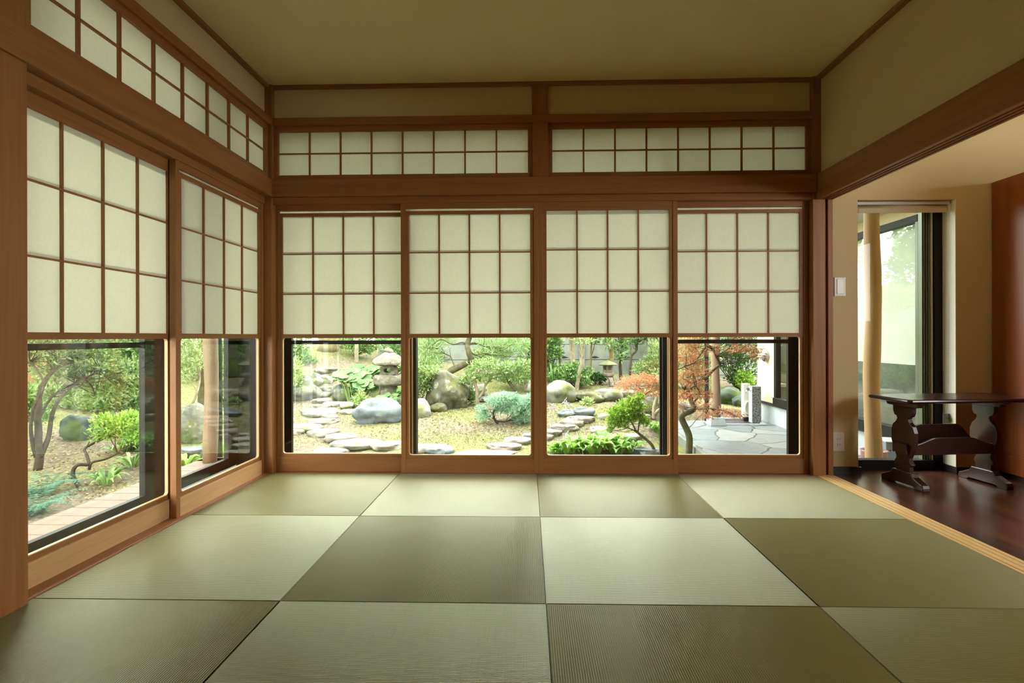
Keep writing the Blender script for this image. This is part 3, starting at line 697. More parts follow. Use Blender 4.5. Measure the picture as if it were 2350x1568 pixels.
def twigs(mb, root, blobs, r, per=3, seed=0):
    """thin branches running from a point on the stem into each foliage mass"""
    rr = random.Random(seed)
    for c, rad in blobs:
        c = Vector(c)
        for i in range(per):
            e = c+Vector((rr.uniform(-.7, .7)*rad[0], rr.uniform(-.7, .7)*rad[1], rr.uniform(-.5, .6)*rad[2]))
            mid = Vector(root).lerp(e, .5)+Vector((rr.uniform(-.1, .1), rr.uniform(-.1, .1), rr.uniform(-.12, .02)))*(e-Vector(root)).length
            stem(mb, [root, mid, e], r, r*.35, .012, 5, seed+i)
def plant(name, label, cat, base, blobs, n, L, W, leaf, bark=BARK, stems=None, group=None, up=.5, spread=.8, shell=.5, rt=.006, per=3, trunk='branches', droop=0, fold=.25):
    """a shrub or tree: empty at its foot, branches and foliage as parts"""
    t = thing(name, label, cat, tuple(base), 0, group); inv = Vector(base)
    mb = MB(); root = Vector(base)+Vector((0, 0, .02)); tip = root
    for (path, r0, r1) in (stems or []):
        P = stem(mb, path, r0, r1, r0*.5, 8, len(mb.v)); tip = P[-1]
    if not stems: tip = root
    allp = [Vector(v) for pth, _, _ in (stems or []) for v in pth[1:]] or [root]
    for i, b in enumerate(blobs):
        c = Vector(b[0]); near = sorted(allp, key=lambda q: (q-c).length+max(0, q.z-c.z))[:3]
        for u in range(per): twigs(mb, near[u % len(near)], [b], rt, 1, i*13+len(label)+u*101)
    mb.v = [tuple(Vector(v)-inv) for v in mb.v]
    mb.build(trunk, bark, t, smooth=True)
    P, A = cloud(blobs, n, up, spread, shell); A[:, 2] -= droop; k = len(P)
    leaf_mesh('foliage', P-np.array(inv), A, unit(k), L*(.65+.7*rng.random(k)), W*(.65+.7*rng.random(k)), leaf, t, fold)
    return t
def path(D, pts, dD=None):
    return [pt(x, y, D+(dD[i] if dD else 0)) for i, (x, y) in enumerate(pts)]

# ------------------------------------------------------------------ stones, first window
rock('garden_rock', 'big pale lichen rock at the left edge of the stone steps', 'rock', 697, 922, 84, 50, R_LICH)
rock('garden_rock', 'small rounded stone on top left of the stone steps', 'rock', 722, 888, 34, 30, R_LICH)
rock('garden_rock', 'flat mossy stone beside the upper steps', 'rock', 748, 882, 36, 20, R_GREY)
rock('garden_rock', 'dark rock with a white patch right of the stone steps', 'rock', 787, 922, 58, 36, R_LICH, rough=.2)
rock('garden_rock', 'long blue-grey rock lying below the round-capped lantern', 'rock', 872, 974, 116, 52, R_BLUE, rough=.3, depth=.55)
rock('garden_rock', 'low grey stone between the steps and the big-leaved plant', 'rock', 797, 940, 34, 16, R_GREY)
for lab, x, y, w_, h_, mt in [
 ('highest stone step on the mossy slope', 748, 847, 46, 14, R_GREY), ('stone step just above the thick pale step', 762, 890, 50, 12, R_GREY), ('thick pale riser step between two rocks', 743, 903, 38, 16, None),
 ('narrow pale step below the thick riser', 741, 919, 44, 12, None), ('thin long step in the middle of the steps', 768, 928, 52, 7, None), ('small thin step left of the thin long step', 735, 934, 42, 7, None),
 ('wide grey green flat step at the foot of the steps', 735, 943, 84, 15, R_GREY), ('small flat stone by the blue-grey rock tip', 798, 945, 32, 10, None), ('thin stone below the wide grey green step', 755, 957, 44, 7, None),
 ('long pinkish thin stepping stone', 740, 967, 76, 9, None), ('stepping stone cut off by the left window frame', 664, 965, 24, 12, None), ('wide grey stepping stone near the left window frame', 700, 980, 84, 14, R_GREY),
 ('long pale stepping stone at the left window frame', 678, 989, 52, 12, None), ('rounded pale stepping stone right of the long one', 744, 991, 66, 16, None), ('oval pinkish stepping stone in the path bend', 783, 1001, 72, 19, None),
 ('largest grey stepping stone in the path', 820, 1015, 116, 28, R_GREY), ('pale stepping stone at the right edge of the first window', 890, 1020, 76, 20, None), ('pale stepping stone at the bottom of the first window', 761, 1036, 80, 20, None),
 ('stepping stone at the left edge of the second window', 962, 1026, 66, 20, None), ('greyish stepping stone in the second window', 1006, 1029, 66, 20, R_BLUE), ('longest stepping stone at the bottom of the second window', 1115, 1041, 142, 22, None),
 ('wide pale stepping stone right in the second window', 1156, 1024, 80, 17, None), ('stepping stone behind the wide pale one', 1188, 1011, 70, 14, None), ('small stepping stone at the right edge of the second window', 1212, 1001, 30, 12, None),
 ('pinkish stepping stone before the bluish rocks', 1332, 961, 70, 11, None), ('thin stepping stone under the pinkish one', 1312, 971, 62, 9, None), ('small stepping stone left of the boxwood', 1386, 956, 30, 10, None),
 ('stepping stone beside the lower boxwood leaves', 1378, 984, 48, 20, None), ('pale stepping stone among the flower stalks', 1300, 980, 60, 11, None), ('pale stepping stone at the left edge of the third window', 1264, 992, 44, 14, None),
 ('flat stepping stone behind the boxwood', 1472, 956, 40, 9, None), ('small stepping stone beside the boxwood trunk', 1452, 1002, 46, 14, None), ('thin pale stone right of the lantern rocks', 1258, 1004, 24, 9, None)]:
    step(lab, x, y, w_, h_, mt)
# second window
def boulder():
    p, D = G(1024, 943); k = D/FPX; t = thing('boulder', 'big leaning mossy boulder with lichen patches under the pine trunk', 'boulder', tuple(p))
    bm = bmesh.new(); bmesh.ops.create_icosphere(bm, subdivisions=5, radius=1)
    for v in bm.verts:
        d = v.co.normalized(); q = 1+.22*noise.noise(d*1.3+Vector((3, 9, 1)))+.10*noise.noise(d*3.1)+.035*noise.noise(d*9)
        x, y, z = d*q
        zz = z*.5+.5; x = x*(1.0-.42*max(0, zz-.35)) - .16*max(0, zz-.3)       # narrows to a shoulder on the left
        z = min(z, .98-.55*max(0, x+.1))                                         # sloping right side
        if x+z*.2 > .2: q2 = .05*math.sin(6*z); x += q2
        v.co = Vector((x*52*k, y*40*k, z*52*k))
    me = bpy.data.meshes.new('boulder'); bm.to_mesh(me); bm.free(); o = link_mesh('boulder_stone', me, R_MOSS, t, smooth=True); o.location = (0, 36*k, 40*k)
    return t
boulder()
rock('garden_rock', 'round tan rock left of the big mossy boulder', 'rock', 956, 960, 66, 40, R_GREY, rough=.15)
rock('garden_rock', 'small ochre stone wedged under the big mossy boulder', 'rock', 1006, 947, 40, 20, R_MOSS, rough=.15)
rock('garden_rock', 'grey rock behind the forked azalea trunk', 'rock', 1098, 915, 44, 30, R_GREY)
rock('garden_rock', 'low pale stone right of the forked azalea trunk', 'rock', 1118, 924, 40, 12, R_LICH)
rock('garden_rock', 'flat dark stone behind the juniper', 'rock', 1142, 917, 44, 14, R_GREY)
rock('garden_rock', 'flat bluish stone at the back of the juniper', 'rock', 1180, 922, 46, 18, R_BLUE)
rock('garden_rock', 'dark blue-grey rock at the right edge of the second window', 'rock', 1222, 905, 34, 30, R_GREY)
# third window
rock('garden_rock', 'big grey green rock at the left of the third window', 'rock', 1283, 926, 82, 50, R_GREY, rough=.2)
rock('garden_rock', 'mossy slanting rock between the grey rock and flat-topped rock', 'rock', 1354, 925, 68, 24, R_MOSS)
rock('garden_rock', 'flat-topped square rock before the roofed lantern', 'rock', 1398, 922, 62, 36, R_GREY, flat=.5, rough=.2)
rock('garden_rock', 'low stone right of the flat-topped rock', 'rock', 1440, 913, 30, 18, R_GREY)
rock('garden_rock', 'green rock behind the pale twisted tree', 'rock', 1500, 935, 60, 30, R_GREY)
rock('garden_rock', 'small rock behind the boxwood crown', 'rock', 1470, 942, 26, 16, R_BLUE)
rock('garden_rock', 'left of two pale bluish rocks on the moss', 'rock', 1300, 958, 46, 16, R_BLUE, depth=.5)
rock('garden_rock', 'right and larger of two pale bluish rocks on the moss', 'rock', 1340, 958, 54, 22, R_BLUE, depth=.5)
rock('garden_rock', 'dark flat rock at the foot of the boxwood', 'rock', 1486, 1048, 66, 22, R_BLUE, flat=.4)
# fourth window
rock('garden_rock', 'dark green rock behind the round wooden post', 'rock', 1676, 930, 62, 38, R_DARK)
rock('garden_rock', 'low mossy rock left of the white hose box', 'rock', 1706, 936, 48, 28, R_DARK)
rock('garden_rock', 'pale grey rock behind the maple trunk', 'rock', 1565, 955, 44, 30, R_BLUE)
# left windows
rock('garden_rock', 'dark square rock among the shrubs in the left window', 'rock', 175, 1012, 62, 52, R_DARK)
rock('garden_rock', 'pale rock behind the leaning stems in the left window', 'rock', 175, 905, 80, 70, R_GREY)
rock('garden_rock', 'tall pale rock left of the veranda log post', 'rock', 440, 1020, 62, 84, R_LICH)
rock('garden_rock', 'pale flat granite slab under the tall pale rock', 'rock', 440, 1056, 66, 40, R_BLUE, flat=.3)
rock('garden_rock', 'pale rock right of the green drainpipe', 'rock', 522, 900, 44, 44, R_LICH)
rock('garden_rock', 'second pale rock, lower right of the green drainpipe', 'rock', 530, 945, 40, 30, R_LICH)

# ------------------------------------------------------------------ stone lanterns
p, D = G(893, 926); k = D/FPX
t = thing('stone_lantern', 'rough stone lantern with a broad round cap among big-leaved plants', 'stone lantern', tuple(p))
def rough_lathe(prof, seed, amt=.05, n=40):
    m = MB(); o = Vector((seed*5.1, seed, 0))
    fine = []
    for (r0, z0), (r1, z1) in zip(prof[:-1], prof[1:]):
        for i in range(4): u = i/4; fine.append((r0+(r1-r0)*u, z0+(z1-z0)*u))
    fine.append(prof[-1]); m.lathe(fine, n)
    m.v = [tuple(Vector(v)*(1+amt*noise.noise(Vector(v)*5+o)+amt*.4*noise.noise(Vector(v)*16+o))) for v in m.v]; return m
zb = lambda y: (926-y)*k
rough_lathe([(.0, -.02), (27*k, -.02), (25*k, 12*k), (21*k, 30*k), (19*k, zb(883)), (.0, zb(883))], 1, .06).build('post', R_LANT, t, smooth=True)
rough_lathe([(0, zb(884)), (30*k, zb(884)), (34.5*k, zb(880)), (35*k, zb(868)), (32*k, zb(861)), (0, zb(860))], 2, .05).build('platform', R_LANT, t, smooth=True)
# fire box with a see-through oval window
m = MB(); n_ = 32; ro, ri = [], []
fw_, fh_ = 17.5*k, 10.5*k
for i in range(n_):
    a = 2*PI*i/n_; ca, sa = math.cos(a), math.sin(a); e = .55
    ro.append((fw_*math.copysign(abs(ca)**e, ca), zb(850)+fh_*math.copysign(abs(sa)**e, sa))); ri.append((8*k*math.copysign(abs(ca)**.7, ca), zb(850)+4.6*k*math.copysign(abs(sa)**.7, sa)))
vs = [(x, s*15*k, z) for s in (-1, 1) for R_ in (ro, ri) for x, z in R_]
fs = []
for i in range(n_):
    j = (i+1) % n_; A, B, C_, D_ = 0, n_, 2*n_, 3*n_
    fs += [(A+i, A+j, B+j, B+i), (C_+i, D_+i, D_+j, C_+j), (A+i, C_+i, C_+j, A+j), (B+i, B+j, D_+j, D_+i)]
m.add(vs, fs); m.build('fire_box', R_LANT, t, smooth=False, bevel=.006)
rough_lathe([(0, zb(841)), (30*k, zb(839)), (37*k, zb(836)), (38*k, zb(831)), (33*k, zb(823)), (24*k, zb(815)), (13*k, zb(811)), (0, zb(810))], 3, .05).build('cap', R_LANT, t, smooth=True)
rough_lathe([(0, zb(812)), (9*k, zb(811)), (11*k, zb(805)), (8*k, zb(799)), (0, zb(797.5))], 4, .06).build('finial', R_LANT, t, smooth=True)

p, D = G(1395, 884); k = D/FPX
t = thing('stone_lantern', 'small snow-viewing stone lantern with a mossy roof before the concrete wall', 'stone lantern', tuple(p), .3)
zb = lambda y: (884-y)*k
def hexl(prof, n=6): return MB().lathe(prof, n)
m = MB()
for i in range(3):
    a = i*2*PI/3+PI/6; c, s = math.cos(a), math.sin(a); q = []
    for (r, z, h) in ((19*k, 0, 4.5*k), (18*k, zb(876), 4.5*k), (14*k, zb(869), 5*k), (8*k, zb(865), 6*k)):
        q.append((r, z, h))
    vs = []
    for (r, z, h) in q:
        for dr in (-3*k, 3*k):
            for dh in (-h, h): vs.append(((r+dr)*c-dh*s, (r+dr)*s+dh*c, z))
    fs = [(0, 1, 3, 2), (12, 14, 15, 13)]
    for L_ in range(3):
        b0, b1 = 4*L_, 4*L_+4
        for u, v_ in ((0, 1), (1, 3), (3, 2), (2, 0)): fs.append((b0+u, b0+v_, b1+v_, b1+u))
    lg = MB(); lg.add(vs, fs); lg.build('leg', R_LANT, t, bevel=.004)
hexl([(0, zb(867)), (12*k, zb(867)), (13*k, zb(864)), (16.5*k, zb(862)), (17*k, zb(857)), (13*k, zb(856)), (0, zb(856))]).build('base', R_LANT, t, bevel=.003)
m = MB(); h0, h1 = zb(856.5), zb(838); rr_ = 12.5*k; wl = []
for i in range(6):
    a0, a1 = i*PI/3, (i+1)*PI/3; P0 = Vector((rr_*math.cos(a0), rr_*math.sin(a0), 0)); P1 = Vector((rr_*math.cos(a1), rr_*math.sin(a1), 0))
    for u0, u1, za, zb_ in ((0, .2, h0, h1), (.8, 1, h0, h1), (.2, .8, h0, h0+(h1-h0)*.42), (.2, .8, h1-(h1-h0)*.1, h1), (.47, .53, h0, h1)):
        A, B = P0.lerp(P1, u0), P0.lerp(P1, u1); vs = []
        for s in (1, .80):
            for q in (A, B):
                for z in (za, zb_): vs.append((q.x*s, q.y*s, z))
        m.add(vs, [(0, 2, 3, 1), (4, 5, 7, 6), (0, 1, 5, 4), (2, 6, 7, 3), (1, 3, 7, 5), (0, 4, 6, 2)])
m.build('fire_box', R_LANT, t)
hexl([(0, zb(839)), (22*k, zb(838.5)), (24*k, zb(836.5)), (16*k, zb(832)), (7*k, zb(829)), (0, zb(828.5))]).build('roof', R_LCAP, t, bevel=.004)
MB().lathe([(0, zb(830)), (5*k, zb(829.5)), (5.5*k, zb(828)), (3*k, zb(826.6)), (0, zb(826))], 12).build('finial', R_LCAP, t)

# ------------------------------------------------------------------ big-leaved plants
def roundleaf(name, label, cat, centres, R0, mat, base, npl=1):
    """leopard plant: round dished leaves, each on a stalk"""
    t = thing(name, label, cat, tuple(base)); lv = MB(); sk = MB(); b = Vector(base)
    for i, (c, r) in enumerate(centres):
        c = Vector(c)-b; rr = random.Random(i*3+len(label)); nx = Vector((rr.uniform(-.45, .45), -.55+rr.uniform(-.4, .3), 1)).normalized()
        a = nx.orthogonal().normalized(); q = nx.cross(a); n_ = 14; vs = [tuple(c-nx*r*.22)]; th = rr.random()*6
        for j in range(n_):
            w_ = th+2*PI*j/n_; e = r*(1+.07*math.sin(w_*5+i)) * (1 if j else .55)
            vs.append(tuple(c+(a*math.cos(w_)+q*math.sin(w_))*e*.55-nx*r*.06))
        for j in range(n_):
            w_ = th+2*PI*j/n_; e = r*(1+.09*math.sin(w_*5+i)) * (1 if j else .5)
            vs.append(tuple(c+(a*math.cos(w_)+q*math.sin(w_))*e+nx*r*.05*math.sin(w_*3+i)))
        fs = [(0, 1+j, 1+(j+1) % n_) for j in range(n_)]+[(1+j, 1+n_+j, 1+n_+(j+1) % n_, 1+(j+1) % n_) for j in range(n_)]
        lv.add(vs, fs)
        ft = Vector((c.x*.35, c.y*.35, 0)); sk.tube([ft, ft.lerp(c, .6)+Vector((0, 0, .06)), c-nx*r*.2], .005, 5)
    sk.build('stalks', plain('leaf_stalk', srgb(.46, .56, .30), .5) if 'leaf_stalk' not in bpy.data.materials else bpy.data.materials['leaf_stalk'], t)
    lv.build('foliage', mat, t, smooth=True); return t
def scatter_disc(blobs, n, r):
    out = []
    for (c, rad), m_ in zip(blobs, n):
        for i in range(m_):
            d = unit(1)[0]; s = .55+.45*rng.random(); out.append(((c[0]+d[0]*rad[0]*s, c[1]+d[1]*rad[1]*s, c[2]+abs(d[2])*rad[2]*s*.9-rad[2]*.15), r*(.65+.6*rng.random())))
    return out
b0, D0 = G(815, 928)
roundleaf('leopard_plant', 'large clump of round green leaves left of the round-capped lantern', 'leafy plant',
          scatter_disc([blob(805, 868, D0+.3, 42, 26), blob(838, 890, D0+.1, 30, 28), blob(850, 860, D0+.6, 26, 24), blob(820, 850, D0+.7, 28, 14)], (60, 40, 30, 24), .075), .1, L_FAR, b0)
b0, D0 = G(890, 936)
roundleaf('leopard_plant', 'small clump of round leaves in front of the round-capped lantern', 'leafy plant',
          scatter_disc([blob(893, 918, D0, 30, 14), blob(915, 905, D0+.1, 16, 16)], (26, 14), .062), .1, L_FAR, b0)

def blades(name, label, cat, base, n, L, W, mat, lean=.9, up=.8, group=None, flower=0):
    """a clump of arching strap leaves"""
    t = thing(name, label, cat, tuple(base), 0, group); m = MB(); rr = random.Random(len(label)*7)
    for i in range(n):
        a = rr.random()*2*PI; l = L*rr.uniform(.6, 1.15); w_ = W*rr.uniform(.7, 1.2); d = Vector((math.cos(a), math.sin(a), 0)); sdir = Vector((-d.y, d.x, 0))
        r0 = rr.uniform(0, .25)*L; ln = lean*rr.uniform(.35, 1.1); u0 = up*rr.uniform(.7, 1.2); vs = []
        prof = (.25, .55, .95, 1, .75, .3, .02)
        for j in range(7):
            s = j/6; c = d*(r0+l*ln*s)+Vector((0, 0, l*u0*(s-.62*s*s*(1+ln*.3)))); tw = .25*w_
            for e in (-1, 0, 1): vs.append(tuple(c+sdir*(e*w_*.5*prof[j])+Vector((0, 0, abs(e)*tw*prof[j]))))
        fs = [(j*3+e, j*3+e+1, j*3+e+4, j*3+e+3) for j in range(6) for e in (0, 1)]; m.add(vs, fs)
    m.build('foliage', mat, t, smooth=True); return t
b0, D0 = G(1365, 1046); b0.y += .1
t = thing('hosta_clump', 'wide bright green hosta clump in front of the boxwood', 'hosta', tuple(b0))
m_all = MB()
for i, (dx, dy, n_, L_, W_) in enumerate([(-.28, 0, 34, .27, .085), (0, .02, 44, .31, .095), (.26, .03, 36, .28, .09), (-.1, .2, 26, .30, .09), (.15, .22, 26, .30, .09), (-.42, .02, 16, .22, .07), (.4, .02, 16, .22, .07)]):
    q = blades('tmp', 'x'*(i+3), 'x', (0, 0, 0), n_, L_*1.2, W_*1.1, L_HOS, .75, 1.15); ch = q.children[0]
    m_all.add([(v.co.x+dx, v.co.y+dy, v.co.z) for v in ch.data.vertices], [tuple(p_.vertices) for p_ in ch.data.polygons])
    bpy.data.objects.remove(ch); bpy.data.objects.remove(q)
m_all.build('foliage', L_HOS, t, smooth=True)
b0, D0 = G(1512, 993); blades('hosta_clump', 'small hosta clump at the right edge of the third window', 'hosta', b0, 46, .24, .05, L_HOS, .6, 1.2)
b0, D0 = G(520, 1044); blades('hosta_clump', 'bright hosta leaves behind the veranda corner', 'hosta', b0, 26, .30, .06, L_HOS, .8, 1.2)
b0, D0 = G(428, 1068); blades('hosta_clump', 'hosta leaves at the foot of the pale granite slab', 'hosta', b0, 20, .2, .05, L_HOS, .8, 1.0)
b0, D0 = G(1268, 878); blades('lily_turf', 'grassy green clump behind the big grey green rock', 'grass clump', b0, 60, .5, .03, L_MID, .7, 1.3)
b0, D0 = G(1190, 862); blades('lily_turf', 'grassy clump behind the pruned azalea', 'grass clump', b0, 50, .4, .03, L_MID, .7, 1.3)
for (x, y, lab) in ((245, 1112, 'bamboo grass beside the veranda edge, nearer clump'), (305, 1072, 'bamboo grass beside the veranda edge, farther clump'), (280, 1040, 'dark bamboo grass under the low twisted azalea')):
    b0, D0 = G(x, y); blades('bamboo_grass', lab, 'bamboo grass', b0, 34, .26, .035, L_MID, .8, 1.2)
for (x, y, lab) in ((95, 1120, 'blue green fern at the bottom left of the left window'), (70, 1165, 'second blue green fern, lower, by the broad post')):
    b0, D0 = G(x, y); b0 = pt(x, y, D0-.15); b0.z = gz(b0.x, b0.y)
    t = thing('fern', lab, 'fern', tuple(b0)); P = []; A = []; S = []
    for i in range(16):
        a = i*2.4; d = np.array([math.cos(a), math.sin(a), 0]); l = .28+.12*rng.random()
        for j in range(16):
            s = j/15; c = d*l*s+np.array([0, 0, l*(1.0*s-.75*s*s)])
            for e in (-1, 1): P.append(c); A.append(e*np.array([-d[1], d[0], 0])*(1.1-s)+d*.4+np.array([0, 0, -.1])); S.append(d)
    P, A, S = map(np.array, (P, A, S)); ln = np.tile(np.repeat((1.08-np.arange(16)/15)*.085, 2), 16)
    leaf_mesh('foliage', P, A, S, ln, np.full(len(P), .018), L_FERN, t, .1)
# agapanthus-like pale lilac flower stalks
for i, (x0, y0, x1, y1, lab) in enumerate([(1340, 1008, 1297, 920, 'tallest lilac flower stalk left of the hosta'), (1322, 1005, 1268, 935, 'lilac flower stalk leaning left before the bluish rocks'), (1290, 1012, 1262, 975, 'short lilac flower stalk at the left edge of the third window'), (1350, 1000, 1310, 928, 'lilac flower stalk leaning over the pinkish stone'), (1312, 1018, 1300, 998, 'shortest lilac flower stalk at the hosta edge')]):
    D0 = 5.9+.08*i; q = pt(x0, y0+18, D0); q.z = gz(q.x, q.y); t = thing('flower_stalk', lab, 'flower', tuple(q), 0, 'lilac flower stalks'); m = MB(); e = pt(x1, y1, D0)-q
    stem(m, [(0, 0, 0), tuple(e*.5+Vector((.02, 0, .03))), tuple(e)], .003, .0015, .004, 5, i); m.build('stalk', L_HOS, t)
    P = np.repeat(np.array([tuple(e)]), 12, 0)+rng.normal(size=(12, 3))*.012; leaf_mesh('blossom', P, unit(12)+np.array([0, 0, -.3]), unit(12), np.full(12, .045), np.full(12, .014), L_FLW, t, .1)

# ------------------------------------------------------------------ trees and shrubs, back garden
def shrub(label, x, y, bl, n, leaf, L, W, dD=0, cat='shrub', name='garden_shrub', bark=BARK, stems=None, **kw):
    b, D = G(x, y); D += dD
    if dD: b = pt(x, y, D); b.z = gz(b.x, b.y)
    bb = [blob(q[0], q[1], D+(q[4] if len(q) > 4 else 0), q[2], q[3]) for q in bl]
    st = [([Vector(b) if i == 0 and s_[0] == 0 else pt(px, py, D+(dz)) for i, (px, py, dz) in enumerate(s_[1])], s_[2]*D/FPX, s_[3]*D/FPX) for s_ in (stems or [])]
    return plant(name, label, cat, b, bb, n, L, W, leaf, bark, st, **kw)
# window 1
shrub('variegated shrub at the left frame edge above the lichen rock', 672, 925, [(668, 900, 34, 26), (676, 870, 34, 22), (690, 905, 20, 14), (664, 845, 28, 20)], 1500, L_LT, .055, .026, .2)
shrub('tall leafy shrub at the top left of the first window', 672, 850, [(680, 815, 30, 24), (700, 830, 24, 18), (664, 790, 28, 28), (690, 780, 30, 24), (650, 740, 40, 34)], 1800, L_MID, .06, .028, .4)
shrub('small pale shrub between the steps and the long blue-grey rock', 828, 936, [(828, 918, 16, 17), (840, 926, 12, 10)], 900, L_LT, .030, .016)
shrub('glossy pale shrub at the top right of the first window', 815, 822, [(822, 792, 26, 14), (840, 800, 22, 12), (800, 784, 22, 12), (850, 780, 26, 20)], 1200, L_MID, .06, .028)
shrub('leafy shrub behind the round-capped lantern', 905, 868, [(905, 835, 26, 30), (920, 805, 30, 26), (935, 850, 18, 22), (885, 790, 20, 16)], 1500, L_MID, .06, .03, .3)
def trunk(label, x, y, pts, r0, r1, bark, crown=None, leaf=L_MID, n=900, dD=0, L=.07, W=.035):
    b, D = G(x, y); D += dD
    if dD: b = pt(x, y, D); b.z = gz(b.x, b.y)
    P = [b-Vector((0, 0, .05))]+[pt(px, py, D) for px, py in pts]; k = D/FPX
    bl = [blob(q[0], q[1], D+(q[4] if len(q) > 4 else 0)-.1, q[2], q[3], .5) for q in (crown or [])]
    return plant('garden_tree', label, 'tree', b, bl, n, L, W, leaf, bark, [(P, r0*k, r1*k)], trunk='trunk', rt=.008)
trunk('broad moss-stained trunk on the slope at the top left', 752, 812, [(752, 770), (750, 700), (752, 600)], 26, 18, BARKY, [(750, 560, 120, 60), (690, 620, 60, 40)], L_MID, 1500, .3, .12, .05)
trunk('second broad trunk on the slope, right of the first', 795, 810, [(796, 770), (800, 700), (802, 600)], 20, 14, BARKY, [(820, 560, 90, 50)], L_MID, 1200, .5, .12, .05)
trunk('slender pinkish trunk behind the big-leaved plant', 818, 832, [(818, 790), (816, 740), (820, 680)], 5, 4, BARKP, [(820, 670, 50, 30)], L_MID, 700)
trunk('thin grey curved trunk behind the round-capped lantern', 926, 860, [(926, 815), (912, 790), (918, 760), (916, 720)], 4, 3, BARKP, [(915, 700, 50, 30)], L_MID, 700)
# window 2 : pine
bq, Dq = G(1012, 925); Dq += .75; bq = pt(1010, 920, Dq); bq.z = gz(bq.x, bq.y)
pine_st = [([bq, pt(1016, 880, Dq), pt(1030, 855, Dq), pt(1050, 843, Dq), pt(1070, 832, Dq), pt(1080, 824, Dq-.05), pt(1074, 806, Dq-.1), pt(1073, 788, Dq), pt(1077, 765, Dq), pt(1070, 730, Dq), pt(1074, 690, Dq)], 9.5*Dq/FPX, 4.5*Dq/FPX),
           ([pt(1075, 790, Dq), pt(1090, 788, Dq+.1), pt(1110, 794, Dq+.2), pt(1135, 798, Dq+.2)], 3*Dq/FPX, 1*Dq/FPX), ([pt(1075, 792, Dq), pt(1060, 786, Dq), pt(1040, 790, Dq-.1), pt(1010, 780, Dq-.1), pt(985, 800, Dq-.1)], 2.6*Dq/FPX, .8*Dq/FPX),
           ([pt(1078, 806, Dq), pt(1090, 815, Dq+.1), pt(1108, 812, Dq+.1)], 2.2*Dq/FPX, .7*Dq/FPX), ([pt(1045, 845, Dq), pt(1035, 820, Dq+.1), pt(1020, 812, Dq+.2), pt(1005, 800, Dq+.2)], 2*Dq/FPX, .7*Dq/FPX)]
pb = [blob(x, y, Dq+d_, rx, ry) for x, y, rx, ry, d_ in [(985, 800, 34, 18, .1), (1000, 782, 30, 12, .3), (960, 790, 26, 22, .2), (1030, 775, 30, 10, .4), (1120, 792, 34, 12, .2), (1160, 800, 30, 22, .5), (1190, 785, 34, 22, .4), (1145, 820, 26, 14, .5), (1205, 815, 22, 20, .6), (1000, 825, 26, 12, .4), (1075, 700, 110, 26, 0), (1150, 740, 60, 20, 0), (990, 735, 60, 18, 0)]]
plant('pine_tree', 'old pine with a crooked trunk bending over the mossy boulder', 'pine tree', bq, pb, 9000, .11, .011, L_PINE, BARKM, pine_st, up=.6, spread=1.1, shell=.1, trunk='trunk', fold=.02)
shrub('leafy shrub hugging the left side of the mossy boulder', 958, 945, [(955, 880, 24, 22), (968, 862, 24, 16), (952, 910, 18, 22), (990, 852, 18, 10), (978, 885, 14, 16), (948, 850, 24, 20)], 2200, L_AZ, .045, .022, .1)
bz = [(1100, 838, 24, 9), (1135, 848, 28, 9), (1170, 842, 30, 9), (1200, 838, 24, 9), (1080, 868, 20, 10), (1060, 878, 14, 8), (1115, 868, 18, 8), (1150, 862, 22, 8), (1185, 862, 24, 8), (1205, 852, 16, 10), (1090, 855, 20, 10, .3), (1120, 832, 26, 8, .3)]
shrub('pruned azalea tree with a forked trunk right of the boulder', 1098, 935, bz, 3200, L_AZ, .042, .020, 0, 'tree', 'azalea_tree', BARKP,
      [(0, [(1098, 935, 0), (1097, 916, 0), (1094, 895, 0), (1089, 872, 0), (1098, 856, .05), (1106, 842, .1)], 5, 2.2), (1, [(1098, 914, 0), (1108, 900, 0), (1115, 882, 0), (1130, 868, .05), (1145, 858, .1), (1165, 850, .1)], 3.2, 1.4), (1, [(1091, 880, 0), (1078, 866, 0), (1066, 860, 0)], 1.8, .8)], trunk='trunk', rt=.005)
shrub('small green sprout at the right foot of the mossy boulder', 1080, 930, [(1078, 905, 9, 14), (1084, 918, 7, 10)], 420, L_AZ, .04, .02)
shrub('leaning shrub tree behind the juniper', 1186, 902, [(1180, 862, 36, 12, .1), (1205, 870, 22, 10, .1), (1165, 868, 20, 8, .1)], 1100, L_MID, .05, .024, 0, 'tree', 'leaning_tree', BARKM, [(0, [(1188, 902, 0), (1178, 888, 0), (1166, 874, 0), (1160, 860, 0)], 5, 3)], trunk='trunk')
bj = [(1140, 920, 26, 13), (1165, 912, 22, 10), (1200, 925, 26, 14), (1180, 940, 30, 12), (1215, 945, 22, 12), (1110, 955, 16, 9), (1105, 938, 12, 6), (1195, 962, 22, 9), (1222, 915, 14, 10), (1150, 938, 20, 10)]
shrub('low spreading blue green juniper in the second window', 1142, 972, bj, 9000, L_JUN, .036, .008, 0, 'shrub', 'juniper', BARK,
      [(0, [(1145, 972, 0), (1134, 962, 0), (1132, 948, 0), (1140, 936, 0)], 3.5, 2), (1, [(1140, 966, 0), (1160, 968, 0), (1180, 962, 0), (1200, 958, .1)], 2.4, 1)], up=.7, spread=1.2, shell=.3, rt=.005)
for lab, x, y, bl, lf, n_ in [('light shrub in front of the concrete wall, left of the pine', 975, 850, [(965, 825, 30, 16), (990, 838, 20, 10)], L_LT, 900), ('green shrub between the pine and the azalea tree at the back', 1105, 850, [(1100, 822, 26, 14), (1125, 815, 24, 14), (1088, 838, 18, 10)], L_AZ, 1100),
                        ('dark shrub at the right edge of the second window', 1222, 868, [(1222, 840, 22, 26), (1235, 800, 26, 30)], L_MID, 1000)]:
    shrub(lab, x, y, bl, n_, lf, .055, .026, .2)
